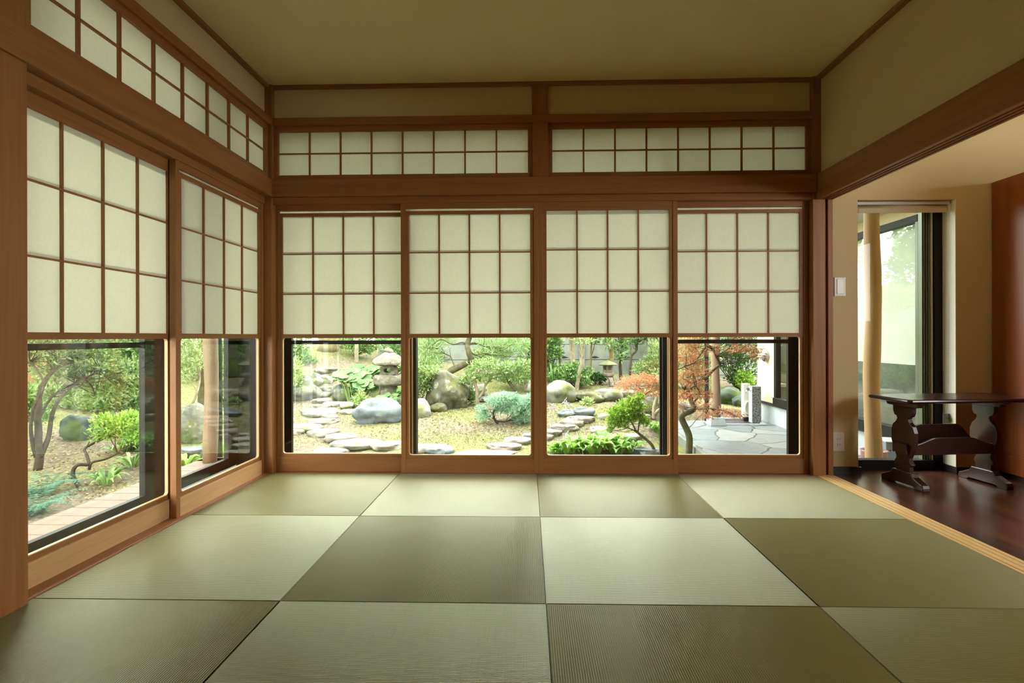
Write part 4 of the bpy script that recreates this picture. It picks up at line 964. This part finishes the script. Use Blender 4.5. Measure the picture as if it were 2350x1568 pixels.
# window 3
for lab, x, y, pts_, r0, r1, bk, cr in [
 ('slim tan trunk at the left of the third window', 1288, 862, [(1286, 820), (1282, 780), (1284, 730)], 4.5, 4, BARKP, [(1270, 790, 20, 16, .1), (1280, 700, 50, 30)]),
 ('thick pale trunk second from the left in the third window', 1314, 872, [(1314, 830), (1312, 780), (1312, 720)], 6.5, 5.5, BARKP, [(1312, 690, 60, 30), (1310, 772, 16, 5)]),
 ('pale leaning trunk left of the roofed lantern', 1324, 882, [(1328, 862), (1336, 830), (1338, 785), (1337, 720)], 5, 4, BARKP, [(1340, 782, 18, 7), (1340, 690, 50, 30)]),
 ('thin brown trunk before the concrete wall', 1354, 862, [(1356, 820), (1357, 785), (1352, 740)], 2.4, 2, BARKY, [(1355, 720, 40, 20), (1362, 780, 12, 6)]),
 ('brown trunk right behind the roofed lantern', 1402, 872, [(1403, 830), (1401, 780), (1401, 720)], 5, 4.5, BARKY, [(1392, 790, 16, 8), (1400, 690, 60, 30)]),
 ('dark many-stemmed trunk right of the roofed lantern', 1424, 866, [(1424, 830), (1428, 800), (1430, 770)], 4, 3, BARK, [(1425, 805, 16, 22), (1415, 780, 20, 10), (1430, 740, 40, 26)]),
 ('curving brown trunk right of the lantern', 1446, 858, [(1446, 838), (1448, 818), (1460, 804), (1464, 788), (1485, 776)], 3.6, 2.4, BARKM, [(1450, 780, 16, 7), (1490, 760, 40, 20)]),
 ('pale slim trunk at the upper right of the third window', 1514, 860, [(1512, 820), (1510, 780), (1508, 730)], 3.5, 3, BARKP, [(1505, 795, 18, 14), (1510, 720, 50, 30)])]:
    trunk(lab, x, y, pts_, r0, r1, bk, cr, L_LT if 'pale' in lab else L_MID, 900, -.35, .075, .03)
shrub('pale layered shrub above the big grey green rock', 1318, 900, [(1300, 855, 22, 9), (1330, 862, 24, 8), (1312, 842, 24, 8), (1350, 850, 10, 6), (1290, 870, 18, 8), (1340, 878, 16, 7)], 1700, L_MID, .05, .026, .2, stems=[(0, [(1318, 900, 0), (1325, 890, 0), (1332, 880, 0)], 2.2, 1.2)])
shrub('dark leafy plant at the left edge of the third window', 1262, 880, [(1258, 800, 20, 26), (1268, 780, 16, 14), (1262, 850, 16, 20), (1278, 812, 12, 12)], 1300, L_MID, .06, .03, .4)
shrub('small green shrub left of the roofed lantern', 1366, 884, [(1366, 866, 14, 8), (1380, 870, 8, 5)], 500, L_DK, .045, .022)
shrub('pale green shrub before the wall, right of the third window', 1490, 870, [(1480, 845, 26, 14), (1505, 830, 24, 18), (1470, 850, 16, 10), (1510, 805, 20, 16)], 1900, L_LT, .055, .022, .2)
shrub('yellow green shrub at the right of the third window', 1505, 880, [(1500, 842, 18, 10), (1520, 848, 14, 12)], 700, L_GRS, .05, .02)
shrub('tiny yellow green shrub behind the pale twisted tree', 1490, 952, [(1490, 938, 14, 9), (1480, 945, 8, 5)], 380, L_GRS, .035, .016)
shrub('small sprout before the mossy slanting rock', 1348, 930, [(1347, 922, 11, 5)], 140, L_LT, .05, .022)
bb_ = [(1440, 938, 26, 16), (1415, 950, 20, 13), (1405, 968, 14, 10), (1462, 935, 16, 12), (1452, 920, 12, 8), (1425, 975, 16, 7), (1470, 960, 12, 8), (1480, 970, 11, 8), (1470, 912, 9, 8), (1400, 986, 7, 4), (1445, 958, 20, 10)]
shrub('bright green cloud-pruned boxwood with a bent dark trunk', 1503, 1046, bb_, 4600, L_BOX, .030, .014, 0, 'shrub', 'boxwood', BARKM,
      [(0, [(1503, 1046, 0), (1498, 1026, 0), (1485, 1010, 0), (1468, 997, 0), (1456, 988, 0)], 3.8, 2.8), (1, [(1460, 992, 0), (1452, 975, 0), (1444, 962, 0), (1438, 948, 0)], 2, 1), (1, [(1456, 988, 0), (1440, 982, 0), (1422, 974, 0)], 1.6, .8), (1, [(1464, 995, 0), (1466, 978, 0), (1470, 960, 0), (1468, 944, 0)], 1.8, .9)], up=.9, shell=.25, rt=.004, per=4)
b0, D0 = G(1500, 962)
plant('twisted_tree', 'pale twisted tree trunk behind the red maple leaves', 'tree', b0, [blob(1530, 860, D0, 30, 14)], 300, .05, .02, L_AZ, BARKP,
      [([b0, pt(1502, 940, D0), pt(1506, 920, D0), pt(1508, 903, D0), pt(1516, 888, D0), pt(1524, 872, D0)], 5*D0/FPX, 3*D0/FPX), ([pt(1503, 955, D0), pt(1508, 946, D0-.05), pt(1516, 940, D0-.05), pt(1530, 942, D0-.05)], 4*D0/FPX, 3*D0/FPX)], trunk='trunk')
# red laceleaf maple
b0, D0 = G(1580, 1050)
mst = [([b0-Vector((0, 0, .03)), pt(1581, 1010, D0), pt(1577, 985, D0), pt(1567, 962, D0), pt(1570, 952, D0-.04), pt(1584, 945, D0-.05), pt(1592, 937, D0), pt(1587, 922, D0+.05), pt(1582, 908, D0+.05), pt(1572, 898, D0), pt(1568, 890, D0)], 8*D0/FPX, 5*D0/FPX),
       ([pt(1569, 892, D0), pt(1580, 881, D0), pt(1600, 874, D0+.1), pt(1618, 868, D0+.15), pt(1630, 856, D0+.2), pt(1645, 842, D0+.2), pt(1652, 836, D0+.2), pt(1643, 818, D0+.15), pt(1636, 802, D0+.1), pt(1620, 792, D0), pt(1624, 770, D0), pt(1618, 730, D0)], 4.2*D0/FPX, 2*D0/FPX),
       ([pt(1590, 925, D0), pt(1605, 905, D0-.15), pt(1596, 885, D0-.2)], 2.5*D0/FPX, 1*D0/FPX),
       ([pt(1568, 890, D0), pt(1545, 880, D0+.3), pt(1515, 885, D0+.6), pt(1480, 905, D0+.8)], 3*D0/FPX, 1*D0/FPX),
       ([pt(1622, 790, D0), pt(1595, 830, D0-.2), pt(1570, 842, D0-.25), pt(1552, 850, D0-.3)], 2*D0/FPX, .8*D0/FPX),
       ([pt(1592, 940, D0), pt(1630, 938, D0+.2), pt(1670, 945, D0+.4), pt(1690, 955, D0+.5)], 1.8*D0/FPX, .6*D0/FPX)]
mb_ = [blob(x, y, D0+d_, rx, ry, 1.0) for x, y, rx, ry, d_ in [
 (1450, 875, 30, 9, .8), (1480, 868, 32, 10, .7), (1505, 880, 26, 12, .6), (1430, 888, 18, 6, .9), (1480, 898, 26, 8, .7), (1465, 912, 18, 6, .6), (1510, 900, 16, 10, .5),
 (1570, 818, 26, 10, -.2), (1598, 828, 28, 9, -.1), (1585, 850, 30, 9, -.2), (1610, 852, 22, 9, 0), (1565, 870, 22, 9, -.2), (1575, 798, 26, 8, 0), (1605, 806, 22, 8, 0), (1560, 905, 22, 9, -.2), (1600, 880, 24, 8, -.1), (1615, 905, 22, 8, -.1), (1590, 905, 22, 8, -.25), (1610, 930, 22, 9, 0), (1560, 925, 16, 9, -.1), (1640, 800, 14, 8, .1),
 (1625, 950, 22, 8, .2), (1685, 950, 20, 9, .5), (1655, 942, 16, 5, .3), (1740, 815, 18, 8, .2), (1725, 800, 22, 8, .2), (1590, 782, 40, 7, 0), (1600, 740, 70, 20, 0), (1700, 760, 60, 14, .2), (1690, 800, 24, 6, .2)]]
plant('red_maple', 'red laceleaf maple with a crooked mossy trunk beside the terrace', 'maple tree', b0, mb_, 9500, .048, .007, L_MAP, BARKM, mst, up=.0, spread=.9, shell=.15, trunk='trunk', rt=.005, droop=.35, fold=.05)
# window 4 background
for lab, x, y, bl, lf, n_ in [('dense dark shrub at the back of the terrace', 1690, 902, [(1680, 830, 34, 26), (1710, 845, 30, 30), (1670, 800, 30, 22), (1720, 800, 34, 26), (1695, 870, 26, 18), (1650, 770, 60, 30), (1715, 885, 16, 12)], L_DK, 3200),
                        ('bright small shrub before the dark shrub, left of the hose box', 1705, 905, [(1705, 868, 18, 14), (1712, 882, 14, 10)], L_BOX, 700),
                        ('green shrub behind the red maple crown', 1590, 905, [(1580, 840, 40, 30), (1610, 800, 36, 30), (1560, 800, 34, 24), (1560, 870, 26, 20), (1610, 870, 28, 20)], L_AZ, 2400)]:
    shrub(lab, x, y, bl, n_, lf, .055, .028, .3, bark=BARKM, rt=.012)
# left windows
shrub('multi-stemmed leaning shrub at the left of the near left window', 85, 1078, [(110, 800, 60, 26, .2), (180, 790, 60, 26, .4), (90, 840, 44, 22, .2), (230, 800, 50, 24, .6), (150, 850, 44, 18, .5), (70, 780, 40, 24, 0), (215, 860, 44, 22, .7), (160, 740, 120, 30, .3), (250, 905, 40, 20, .8), (200, 830, 50, 20, .5), (130, 905, 34, 16, .6), (300, 850, 40, 24, .9)], 7000, L_AZ, .05, .02, 0, 'shrub', 'leaning_shrub', BARK,
      [(0, [(85, 1078, 0), (90, 1030, 0), (88, 960, 0), (92, 900, .05), (125, 850, .15), (165, 830, .3)], 9, 3.2), (1, [(92, 1050, 0), (108, 1010, .05), (120, 950, .1), (150, 900, .2), (195, 870, .5)], 6, 2.4), (1, [(82, 1050, 0), (72, 1000, -.05), (76, 940, -.1), (100, 880, -.05), (70, 830, 0)], 4.5, 2), (1, [(90, 960, 0), (120, 910, .2), (170, 880, .4), (230, 850, .6)], 3, 1.4)], rt=.006, per=6)
shrub('low twisted azalea with bright leaves beside the veranda', 180, 1118, [(280, 975, 40, 22, .3), (250, 990, 34, 20, .3), (310, 1000, 30, 16, .3), (300, 960, 36, 14, .4), (240, 965, 24, 14, .3), (330, 975, 26, 20, .3)], 3000, L_BOX, .034, .015, 0, 'shrub', 'azalea', BARK,
      [(0, [(180, 1118, 0), (168, 1098, 0), (168, 1080, 0), (180, 1068, 0), (205, 1066, .1), (200, 1045, .15), (195, 1030, .2), (225, 1012, .3), (255, 1000, .3)], 5, 2.4), (1, [(205, 1078, .1), (212, 1062, .1), (240, 1055, .2), (270, 1040, .3), (300, 1025, .3)], 3.4, 1.6)], rt=.006, shell=.1, per=5)
shrub('glossy broad-leaved shrub in the upper right of the near left window', 300, 990, [(300, 830, 34, 30), (320, 800, 34, 24), (285, 870, 30, 24), (270, 900, 34, 20), (320, 900, 26, 26), (260, 930, 24, 16), (330, 940, 26, 20), (300, 770, 50, 30)], 3400, L_MID, .075, .035, .4)
shrub('dark background shrub behind the left window stems', 140, 950, [(110, 900, 44, 36), (170, 860, 44, 30), (220, 900, 40, 36), (80, 960, 34, 30), (250, 850, 50, 40), (160, 790, 90, 40)], 3200, L_MID, .06, .026, 1.0)
shrub('airy pale-branched shrub left of the veranda log post', 430, 1000, [(430, 800, 26, 24), (445, 830, 20, 16), (425, 850, 18, 16), (450, 780, 30, 16)], 1100, L_LT, .045, .02, .2, bark=BARKP, stems=[(0, [(428, 985, 0), (422, 960, 0), (440, 930, 0), (452, 900, 0), (458, 870, .1), (450, 840, .1), (432, 812, .1)], 3.5, 2)])
shrub('leafy shrub right of the green drainpipe in the far left window', 520, 985, [(518, 820, 26, 30), (530, 860, 22, 26), (516, 930, 16, 26), (540, 790, 30, 30), (532, 960, 18, 20)], 2200, L_LT, .045, .022, .3)
shrub('green bank shrub behind the veranda log post', 470, 900, [(460, 820, 44, 30), (500, 860, 34, 30), (430, 870, 30, 24)], 1600, L_AZ, .055, .026, .6)
shrub('dense green shrub behind the dark square rock in the left window', 215, 965, [(190, 930, 40, 26), (230, 945, 34, 22), (150, 940, 34, 24), (250, 920, 34, 24), (110, 945, 34, 24)], 2600, L_AZ, .055, .026, .5)
shrub('shrub at the far left behind the leaning stems', 70, 1000, [(70, 960, 30, 34), (100, 975, 24, 22), (60, 920, 30, 34)], 1700, L_MID, .06, .028, .6)
shrub('low shrub between the azalea and the veranda', 322, 1040, [(322, 1010, 22, 20), (335, 1030, 16, 16), (300, 1025, 18, 12)], 1300, L_MID, .05, .024, .1)
# hedge and trees closing the garden at the back and left
for i, (x, y, dD, lab) in enumerate([(650, 800, 1.2, 'tall background tree beyond the slope, far left of the first window'), (860, 815, .8, 'background tree behind the glossy shrub, above the lantern'), (1010, 830, 1.0, 'background tree beyond the concrete wall behind the pine'), (1200, 840, 1.0, 'background tree beyond the concrete wall at the second window right'), (1640, 860, .6, 'background tree behind the round wooden post'), (1740, 860, .3, 'background tree behind the white hose box')]):
    shrub(lab, x, y, [(x, 700, 44, 50), (x+26, 620, 48, 60), (x-26, 600, 48, 60), (x, 500, 56, 70), (x+6, 420, 44, 60)], 2600, L_DK if x > 1600 else L_MID, .17, .085, dD, 'tree', 'background_tree', BARK, [(0, [(x, y, 0), (x+3, 780, 0), (x-2, 720, 0), (x, 600, 0), (x+2, 480, 0)], 6, 3)], trunk='trunk')
for i, (x, y, z_) in enumerate([(-7.4, -1.5, 2.7), (-7.6, .6, 2.9), (-7.3, 2.6, 2.8), (-7.6, 4.6, 3.2)]):
    b0 = Vector((x, y, gz(x, y))); lab = ['southernmost', 'second', 'third', 'northernmost'][i]
    plant('hedge_tree', 'hedge tree %s in the row along the bamboo screen' % ['nearest the viewer', 'second from the viewer', 'third from the viewer', 'farthest from the viewer'][i], 'tree', b0, [((x, y, z_*.6), (.7, .75, 1.0)), ((x+.1, y+.1, z_), (.7, .75, .6))], 2200, .15, .075, L_MID, BARK, [([b0, b0+Vector((0, 0, z_*.5)), b0+Vector((.05, 0, z_))], .07, .03)], group='hedge trees along the bamboo screen', trunk='trunk')

for (x, y, z_, lab) in [(-4.5, .1, 2.9, 'shade tree nearest the viewer over the left garden'), (-5.5, 2.3, 3.1, 'shade tree in the middle of the left garden'), (-4.3, 4.4, 2.9, 'shade tree farthest from the viewer over the left garden')]:
    b0 = Vector((x, y, gz(x, y)))
    plant('shade_tree', lab, 'tree', b0, [((x, y, z_), (.95, .95, .5)), ((x+.45, y+.4, z_-.35), (.6, .6, .3)), ((x-.5, y-.2, z_-.4), (.6, .6, .3))], 3400, .12, .055, L_AZ, BARKM, [([b0, b0+Vector((.04, .05, .9)), b0+Vector((-.03, .1, 1.9)), Vector((x, y, z_))], .055, .025)], trunk='trunk', rt=.014)

# ground cover : uncountable
def cover(name, label, n, leaf, L, W, up, boxes):
    P = []
    while len(P) < n:
        x, y = boxes[rng.integers(len(boxes))]; q, D = G(x+rng.normal()*26, y+rng.normal()*9)
        if (q.y > 1.9 or q.x < -2.75) and q.y < 8.0 and not in_terrace(q.x, q.y, .3): P.append((q.x+rng.normal()*.05, q.y+rng.normal()*.08, 0))
    P = np.array(P); P[:, 2] = [gz(a, b)+.006 for a, b, _ in P]
    A = unit(n); A[:, 2] = np.abs(A[:, 2])*up+up*.4
    o = leaf_mesh(name, P, A, unit(n), L*(.6+.8*rng.random(n)), W*(.6+.8*rng.random(n)), leaf, None, .1); props(o, label, kind='stuff'); return o
cover('moss_sprigs', 'short moss sprigs and weeds over the garden ground', 11000, L_GRS, .020, .010, .8,
      [(x, y) for x in range(670, 920, 30) for y in (800, 820, 860, 935, 960, 1010)]+[(x, y) for x in range(950, 1220, 30) for y in (890, 945, 965, 1000, 1015)]+[(x, y) for x in range(1260, 1520, 30) for y in (890, 935, 945, 975, 1010)]+[(1690, 940), (1660, 945), (1700, 945)])
cover('fallen_leaves', 'dry fallen leaves scattered on the soil', 2600, L_DRY, .032, .015, .12,
      [(x, y) for x in range(960, 1220, 30) for y in (950, 970, 985)]+[(x, y) for x in range(1260, 1440, 30) for y in (900, 935, 940)]+[(x, y) for x in range(80, 330, 25) for y in (1000, 1040, 1070, 1110, 1140)]+[(x, 985) for x in range(840, 920, 20)])

# ------------------------------------------------------------------ walls, terrace, veranda
def conc_wall():
    p0, p1 = pt(880, 830, 11.0), pt(1560, 860, 10.9); y = p0.y; z0 = -.1
    m = MB(); m.box(-3.0, 6.5, y, y+.12, z0-.3, 1.7)
    for i, z in enumerate((.12, .42, .72, 1.02, 1.32)): m.box(-3.0, 6.5, y-.012, y, z+.008, z+.292)
    o = m.build('wall_garden', CONC, bevel=.004); struct(o, 'grey concrete panel wall at the back of the garden')
    for x in np.arange(-2.6, 6.3, 1.8): MB().box(x-.055, x+.055, y-.05, y-.005, z0-.3, 1.75).build('pilaster', CONC, o, bevel=.004)
    for x in np.arange(-2.35, 6, .6):
        if abs((x+2.6) % 1.8) < .2 or abs((x+2.6) % 1.8) > 1.6: continue
        v = MB().prism([(x-.09, .47), (x, .497), (x+.09, .47), (x, .452)], 'y', y-.016, y-.011); v.build('vent_hole', PIPE, o)
conc_wall()
m = MB(); m.box(-8.3, -8.2, -4, 9, -.5, 2.0); struct(m.build('bamboo_screen_wall', BAMB), 'tan bamboo screen at the left side of the garden')
TZ = -.30
e1, e2 = at1 = (pt(1552, 988, 1.173*FPX/(988-771.5)), pt(1632, 1046, 1.173*FPX/(1046-771.5)))
dxy = (e2-e1); far = e1-dxy*1.1; near = e2+dxy*2.2
TYF = 5.15                                               # far edge of the terrace
xa = e1.x+(TYF-e1.y)/dxy.y*dxy.x
poly = [(xa, TYF), (3.6, TYF), (3.6, 1.15), (e1.x+(1.15-e1.y)/dxy.y*dxy.x, 1.15)]
m = MB(); m.prism(poly[::-1], 'z', TZ-.25, TZ); struct(m.build('terrace_floor', FLAG), 'crazy paved stone terrace')
a_, b_ = Vector((poly[0][0], poly[0][1], 0)), Vector((poly[3][0], poly[3][1], 0)); dr = (b_-a_).normalized(); nn = Vector((dr.y, -dr.x, 0))*.045
m = MB(); m.prism([(a_+nn).xy[:], (a_-nn).xy[:], (b_-nn).xy[:], (b_+nn).xy[:]], 'z', TZ-.28, TZ-.004); trim(m, CONC, 'concrete kerb along the terrace', .004)
# wash basin drain behind the log post
q = pt(1697, 972, 7.55)
t = thing('drain_basin', 'low concrete drain basin between the round post and granite tap pillar', 'basin', (q.x, 4.98, TZ))
w2, d2 = .30, .24
for nm, x0, x1, y0, y1, zt_ in (('basin_rim', -w2, w2, d2-.06, d2, .03), ('basin_rim', -w2, w2, -d2, -d2+.05, .012), ('basin_rim', -w2, -w2+.06, -d2+.05, d2-.06, .02), ('basin_rim', w2-.06, w2, -d2+.05, d2-.06, .02)):
    MB().box(x0, x1, y0, y1, -.0, zt_).build(nm, PLINTH, t, bevel=.004)
MB().box(-w2+.06, w2-.06, -d2+.05, d2-.06, 0, .004).build('basin_floor', plain('dark_basin_stone', srgb(.16, .18, .19), .4), t)  # even dark tone inside the rim
def log_post(label, x, y, z0, r, mat, base=True, z1=2.50, lean=0):
    t = thing('log_post', label, 'post', (x, y, z0)); m = MB(); b = .1 if base else 0
    P = [Vector((.006*math.sin(i*.9+x*3), .005*math.cos(i*1.1+x), b+(z1-z0-b)*i/14)) for i in range(15)]
    m.tube(P, [r*(1.0+.05*math.sin(i*1.7+x*5)+.06*(1-i/14)) for i in range(15)], 18); m.build('log_shaft', mat, t, smooth=True)
    if base:
        v = [(sx*.105*s, sy*.105*s, z) for z, s in ((0, 1), (.105, .82)) for sx, sy in ((-1, -1), (1, -1), (1, 1), (-1, 1))]
        MB().add(v, [(3, 2, 1, 0), (4, 5, 6, 7), (0, 1, 5, 4), (1, 2, 6, 5), (2, 3, 7, 6), (3, 0, 4, 7)]).build('stone_base', PLINTH, t, bevel=.005)
    return t
q = pt(1643, 974, 7.4); log_post('round wooden post on a square stone base at the terrace', q.x, q.y, TZ, .052, LOGG)
q = pt(1622, 965, 7.75); t = thing('rain_chain_pipe', 'dark drainpipe standing behind the red maple', 'drainpipe', (q.x, q.y, gz(q.x, q.y))); MB().tube([(0, 0, -.02), (0, 0, 2.5)], .03, 14).build('pipe', PIPE, t, smooth=True)
MB().lathe([(.036, .3), (.036, .36)], 14).build('pipe_bracket', PIPE, t)
log_post('peeled yellow log post right outside the corridor window', 2.545, 1.58, TZ, .053, LOG)
log_post('peeled log post standing on the veranda corner, seen through the left screen', -2.565, 1.64, -.11, .050, LOGG, False)
q = pt(503, 1052, 4.75); t = thing('green_drainpipe', 'green drainpipe beside the veranda log post', 'drainpipe', (q.x, q.y, gz(q.x, q.y))); MB().tube([(0, 0, -.02), (0, 0, 2.7)], .026, 14).build('pipe', GPIPE, t, smooth=True)
MB().lathe([(.031, .9), (.031, .95)], 14).build('pipe_bracket', GPIPE, t)
# veranda deck : boards run away from the room
m = MB()
for y in np.arange(-2.2, 1.66, .148): m.box(-2.70, -1.985, y, y+.140, -.14, -.11)
m.box(-2.68, -2.0, -2.2, 1.8, -.2, -.141)
m.box(-2.70, -1.985, 1.665, 1.80, -.14, -.11)
o = struct(m.build('veranda_floor', DECK, bevel=.002), 'planked veranda outside the left screens')
# ------------------------------------------------------------------ the house wing on the right
WXp, WY1 = 3.20, 5.30
win_y0, win_y1, win_z0, win_z1 = 2.0, 4.70, .02, 1.86
m = MB(); m.box(WXp, WXp+.2, 1.12, win_y0, -.02, 2.6); m.box(WXp, WXp+.2, win_y1, WY1, -.02, 2.6); m.box(WXp, WXp+.2, win_y0, win_y1, -.02, win_z0); m.box(WXp, WXp+.2, win_y0, win_y1, win_z1, 2.6); m.box(WXp+.2, 7, WY1-.2, WY1, -.02, 2.6)
struct(m.build('wall_wing', CREAM), 'cream rendered wall of the house wing')
trim(MB().box(WXp-.012, WXp+.2, 1.12, WY1+.01, -.055, -.02), PIPE, 'dark weather strip at the foot of the cream wing', .002)
m = MB(); m.box(WXp+.01, WXp+.2, 1.12, WY1, -.6, -.055); m.box(WXp+.2, 7, WY1-.2, WY1, -.6, -.02); struct(m.build('wall_plinth', PLINTH), 'pale grey plinth of the wing')
WN[0] += 1; t = bpy.data.objects.new('window_%d' % WN[0], None); COL.objects.link(t); struct(t, 'wide dark-framed window in the cream wing')
m = MB()
for (a, b) in ((win_y1-.07, win_y1), (3.4, 3.47)): m.box(WXp-.035, WXp+.03, a, b, win_z0-.03, win_z1+.02)
m.box(WXp-.05, WXp+.03, win_y0, win_y1, win_z0-.05, win_z0+.05); m.box(WXp-.035, WXp+.03, win_y0, win_y1, win_z1-.04, win_z1+.02)
m.build('window_frame', BLACK, t, bevel=.002)
MB().box(WXp-.03, WXp+.03, win_y0, win_y0+.035, win_z0, win_z1).build('pale_stile', ALU, t, bevel=.002)
MB().box(WXp-.006, WXp-.002, win_y0+.04, win_y1-.05, win_z0+.04, win_z1-.03).build('window_pane', GLASSD, t)
t = thing('vertical_blind', 'white vertical slat blind behind the wing window glass', 'blind', (WXp+.08, 2.72, win_z0))
for i in range(12):
    y = -.60+.11*i
    s = MB().add([(.012, y-.053, .60), (-.012, y+.053, .60), (-.012, y+.053, win_z1-.08), (.012, y-.053, win_z1-.08), (.0135, y-.053, .60), (-.0105, y+.053, .60), (-.0105, y+.053, win_z1-.08), (.0135, y-.053, win_z1-.08)], [(0, 1, 2, 3), (7, 6, 5, 4), (0, 4, 5, 1), (2, 6, 7, 3), (0, 3, 7, 4), (1, 5, 6, 2)]).build('slat', SLATW, t)
MB().box(-.03, .03, -.66, .66, win_z1-.08, win_z1-.04).build('headrail', PALE, t)
m = MB(); m.box(WXp+.75, WXp+.8, 1.2, WY1-.2, -.1, 2.6); m.box(WXp+.2, WXp+.8, 1.2, WY1-.2, -.12, -.06); m.box(WXp+.2, WXp+.8, 1.2, WY1-.2, 2.5, 2.6); m.box(WXp+.2, WXp+.8, 1.12, 1.2, -.1, 2.6); struct(m.build('wall_wing_inside', CONC), 'dim room inside the wing')
# wall lamp on the wing
q_y = 4.98
t = thing('wall_lamp', 'round grey outdoor lamp on the cream wing wall', 'wall lamp', (WXp, q_y, .60))
m = MB(); prof = [(.0, .0), (.072, .0), (.078, .02), (.074, .045), (.05, .07), (0, .078)]; m.lathe(prof, 24); m.v = [(-z, y, x) for x, y, z in m.v]; m.build('lamp_body', GREYPL, t, smooth=True)
m = MB(); m.lathe([(.0, .0), (.03, .0), (.03, .012), (0, .012)], 16); m.v = [(-.055-z*.6, y-.03, x-.035) for x, y, z in m.v]; m.build('lamp_lens', DARKHOLE, t)
# granite tap pillar, hose box
q = pt(1741, 968, 7.62)
t = thing('tap_pillar', 'speckled granite water tap pillar before the cream wing', 'tap pillar', (3.02, 4.92, TZ), -.08)
MB().box(-.068, .048, -.075, .075, 0, .50).build('granite_slab', GRANITE, t, bevel=.004)
MB().box(-.071, -.066, -.070, .070, .01, .495).build('front_plate', PLINTH, t, bevel=.002)
m = MB(); m.tube([(-.066, -.02, .44), (-.115, -.02, .44), (-.13, -.02, .425), (-.13, -.02, .40)], .010, 10); tp = m.build('tap', plain('chrome', srgb(.8, .82, .83), .15, 1.0), t, smooth=True)
MB().box(-.12, -.085, -.026, -.014, .45, .475).build('tap_handle', plain('chrome_dull', srgb(.7, .72, .73), .25, 1.0), tp)
t = thing('hose_box', 'white hose reel box with coiled hose behind the granite pillar', 'hose box', (2.955, 5.10, TZ), -.1)
MB().box(-.045, .045, -.06, .06, .06, .52).build('box_body', WHITE, t, bevel=.008)
m = MB(); m.tube([(.02+.05*math.cos(a*.5), -.07-.006*(a % 2), .19+.09*math.sin(a*.5)) for a in range(40)], .012, 8); m.build('hose_coil', PALE, t, smooth=True)
MB().box(-.035, .035, -.04, .04, 0, .062).build('box_foot', PIPE, t)
# water heater-like grey unit with a round reel seen low through the corridor window
t = thing('outdoor_unit', 'grey outdoor unit with dark vent dots outside the corridor window', 'outdoor unit', (3.02, 2.02, TZ), -.3)
MB().box(-.115, .115, -.10, .10, 0, .30).build('unit_body', plain('slate_plastic', srgb(.40, .45, .48), .5), t, bevel=.006)
for i in range(4): MB().lathe([(0, 0), (.006, 0), (.006, .004), (0, .004)], 10, (0, 0, 0)).build('vent_dot', DARKHOLE, t).matrix_local = Matrix.Translation((-.085+.022*i, -.103, .235)) @ Matrix.Rotation(PI/2, 4, 'X')
MB().box(-.12, .12, -.105, .105, .30, .31).build('unit_lid', PALE, t, bevel=.003)
t = thing('clay_pot', 'round clay pot outside the corridor window sill', 'pot', (2.78, 1.95, TZ)); MB().lathe([(.0, 0), (.06, 0), (.10, .10), (.095, .22), (.105, .235), (.095, .24), (.085, .22), (0, .2)], 24).build('pot_body', plain('glazed_clay', srgb(.55, .42, .38), .3), t, smooth=True)
# eaves over the windows and along the wing
m = MB()
FQ = [(0, 1, 2, 3), (7, 6, 5, 4), (0, 4, 5, 1), (1, 5, 6, 2), (2, 6, 7, 3), (3, 7, 4, 0)]
def eave(q, dz=.11): m.add([(x, y, z) for x, y, z in q]+[(x, y, z+dz) for x, y, z in q], FQ)
eave([(-2.0, 1.12, 2.70), (3.2, 1.12, 2.70), (3.2, 2.2, 2.52), (-3.0, 2.2, 2.52)])
eave([(-2.0, -4, 2.70), (-2.0, 1.12, 2.70), (-3.0, 2.2, 2.52), (-3.0, -4, 2.52)])
eave([(1.5, 2.2, 2.52), (3.4, 2.2, 2.52), (3.4, 5.0, 2.42), (1.5, 5.0, 2.42)])
m.box(-2.03, 3.2, 1.10, 1.14, 2.28, 2.78); m.box(-2.05, -1.97, -4, 1.14, 2.28, 2.78)
struct(m.build('eave_roof', SOFW), 'wooden eaves over the windows')
m = MB(); m.box(2.9, WXp+.2, 1.12, WY1+.4, 1.98, 2.06); struct(m.build('eave_soffit_ceiling', SOFFIT), 'pale soffit along the wing')

# natural outdoor reflectances (soil, foliage and weathered stone are dark under an open sky)
def weather(mat, k):
    for nd in mat.node_tree.nodes:
        if nd.type == 'VALTORGB':
            e = nd.color_ramp.elements
            if max(e[0].color[:3]) < .001 and min(e[-1].color[:3]) > .999: continue
            for q in e: q.color = tuple(c*k for c in q.color[:3])+(1,)
        elif nd.type == 'MIX' and nd.data_type == 'RGBA':
            for i in (6, 7):
                if not nd.inputs[i].is_linked: nd.inputs[i].default_value = tuple(c*k for c in nd.inputs[i].default_value[:3])+(1,)
OUT = [R_BLUE, R_MOSS, R_LICH, R_STEP, R_GREY, R_DARK, R_LANT, R_LCAP, GRANITE, GROUND, FLAG, L_AZ, L_MID, L_DK, L_LT, L_BOX, L_HOS, L_FAR, L_JUN, L_PINE, L_MAP, L_FERN, L_GRS, L_DRY, L_FLW,
       BARK, BARKM, BARKP, BARKY, BAMB, CREAM, PLINTH, CONC, LOG, LOGG, DECK, GPIPE, PIPE]
for m_ in OUT: weather(m_, .46 if m_ is DECK else .52 if m_ in (GROUND, L_DRY, R_MOSS) else .85 if m_ in (FLAG, CREAM, PLINTH) else .8 if m_ in (L_BOX, L_HOS, L_JUN, L_PINE, L_LT, L_AZ, L_MID, L_MAP) else .57)
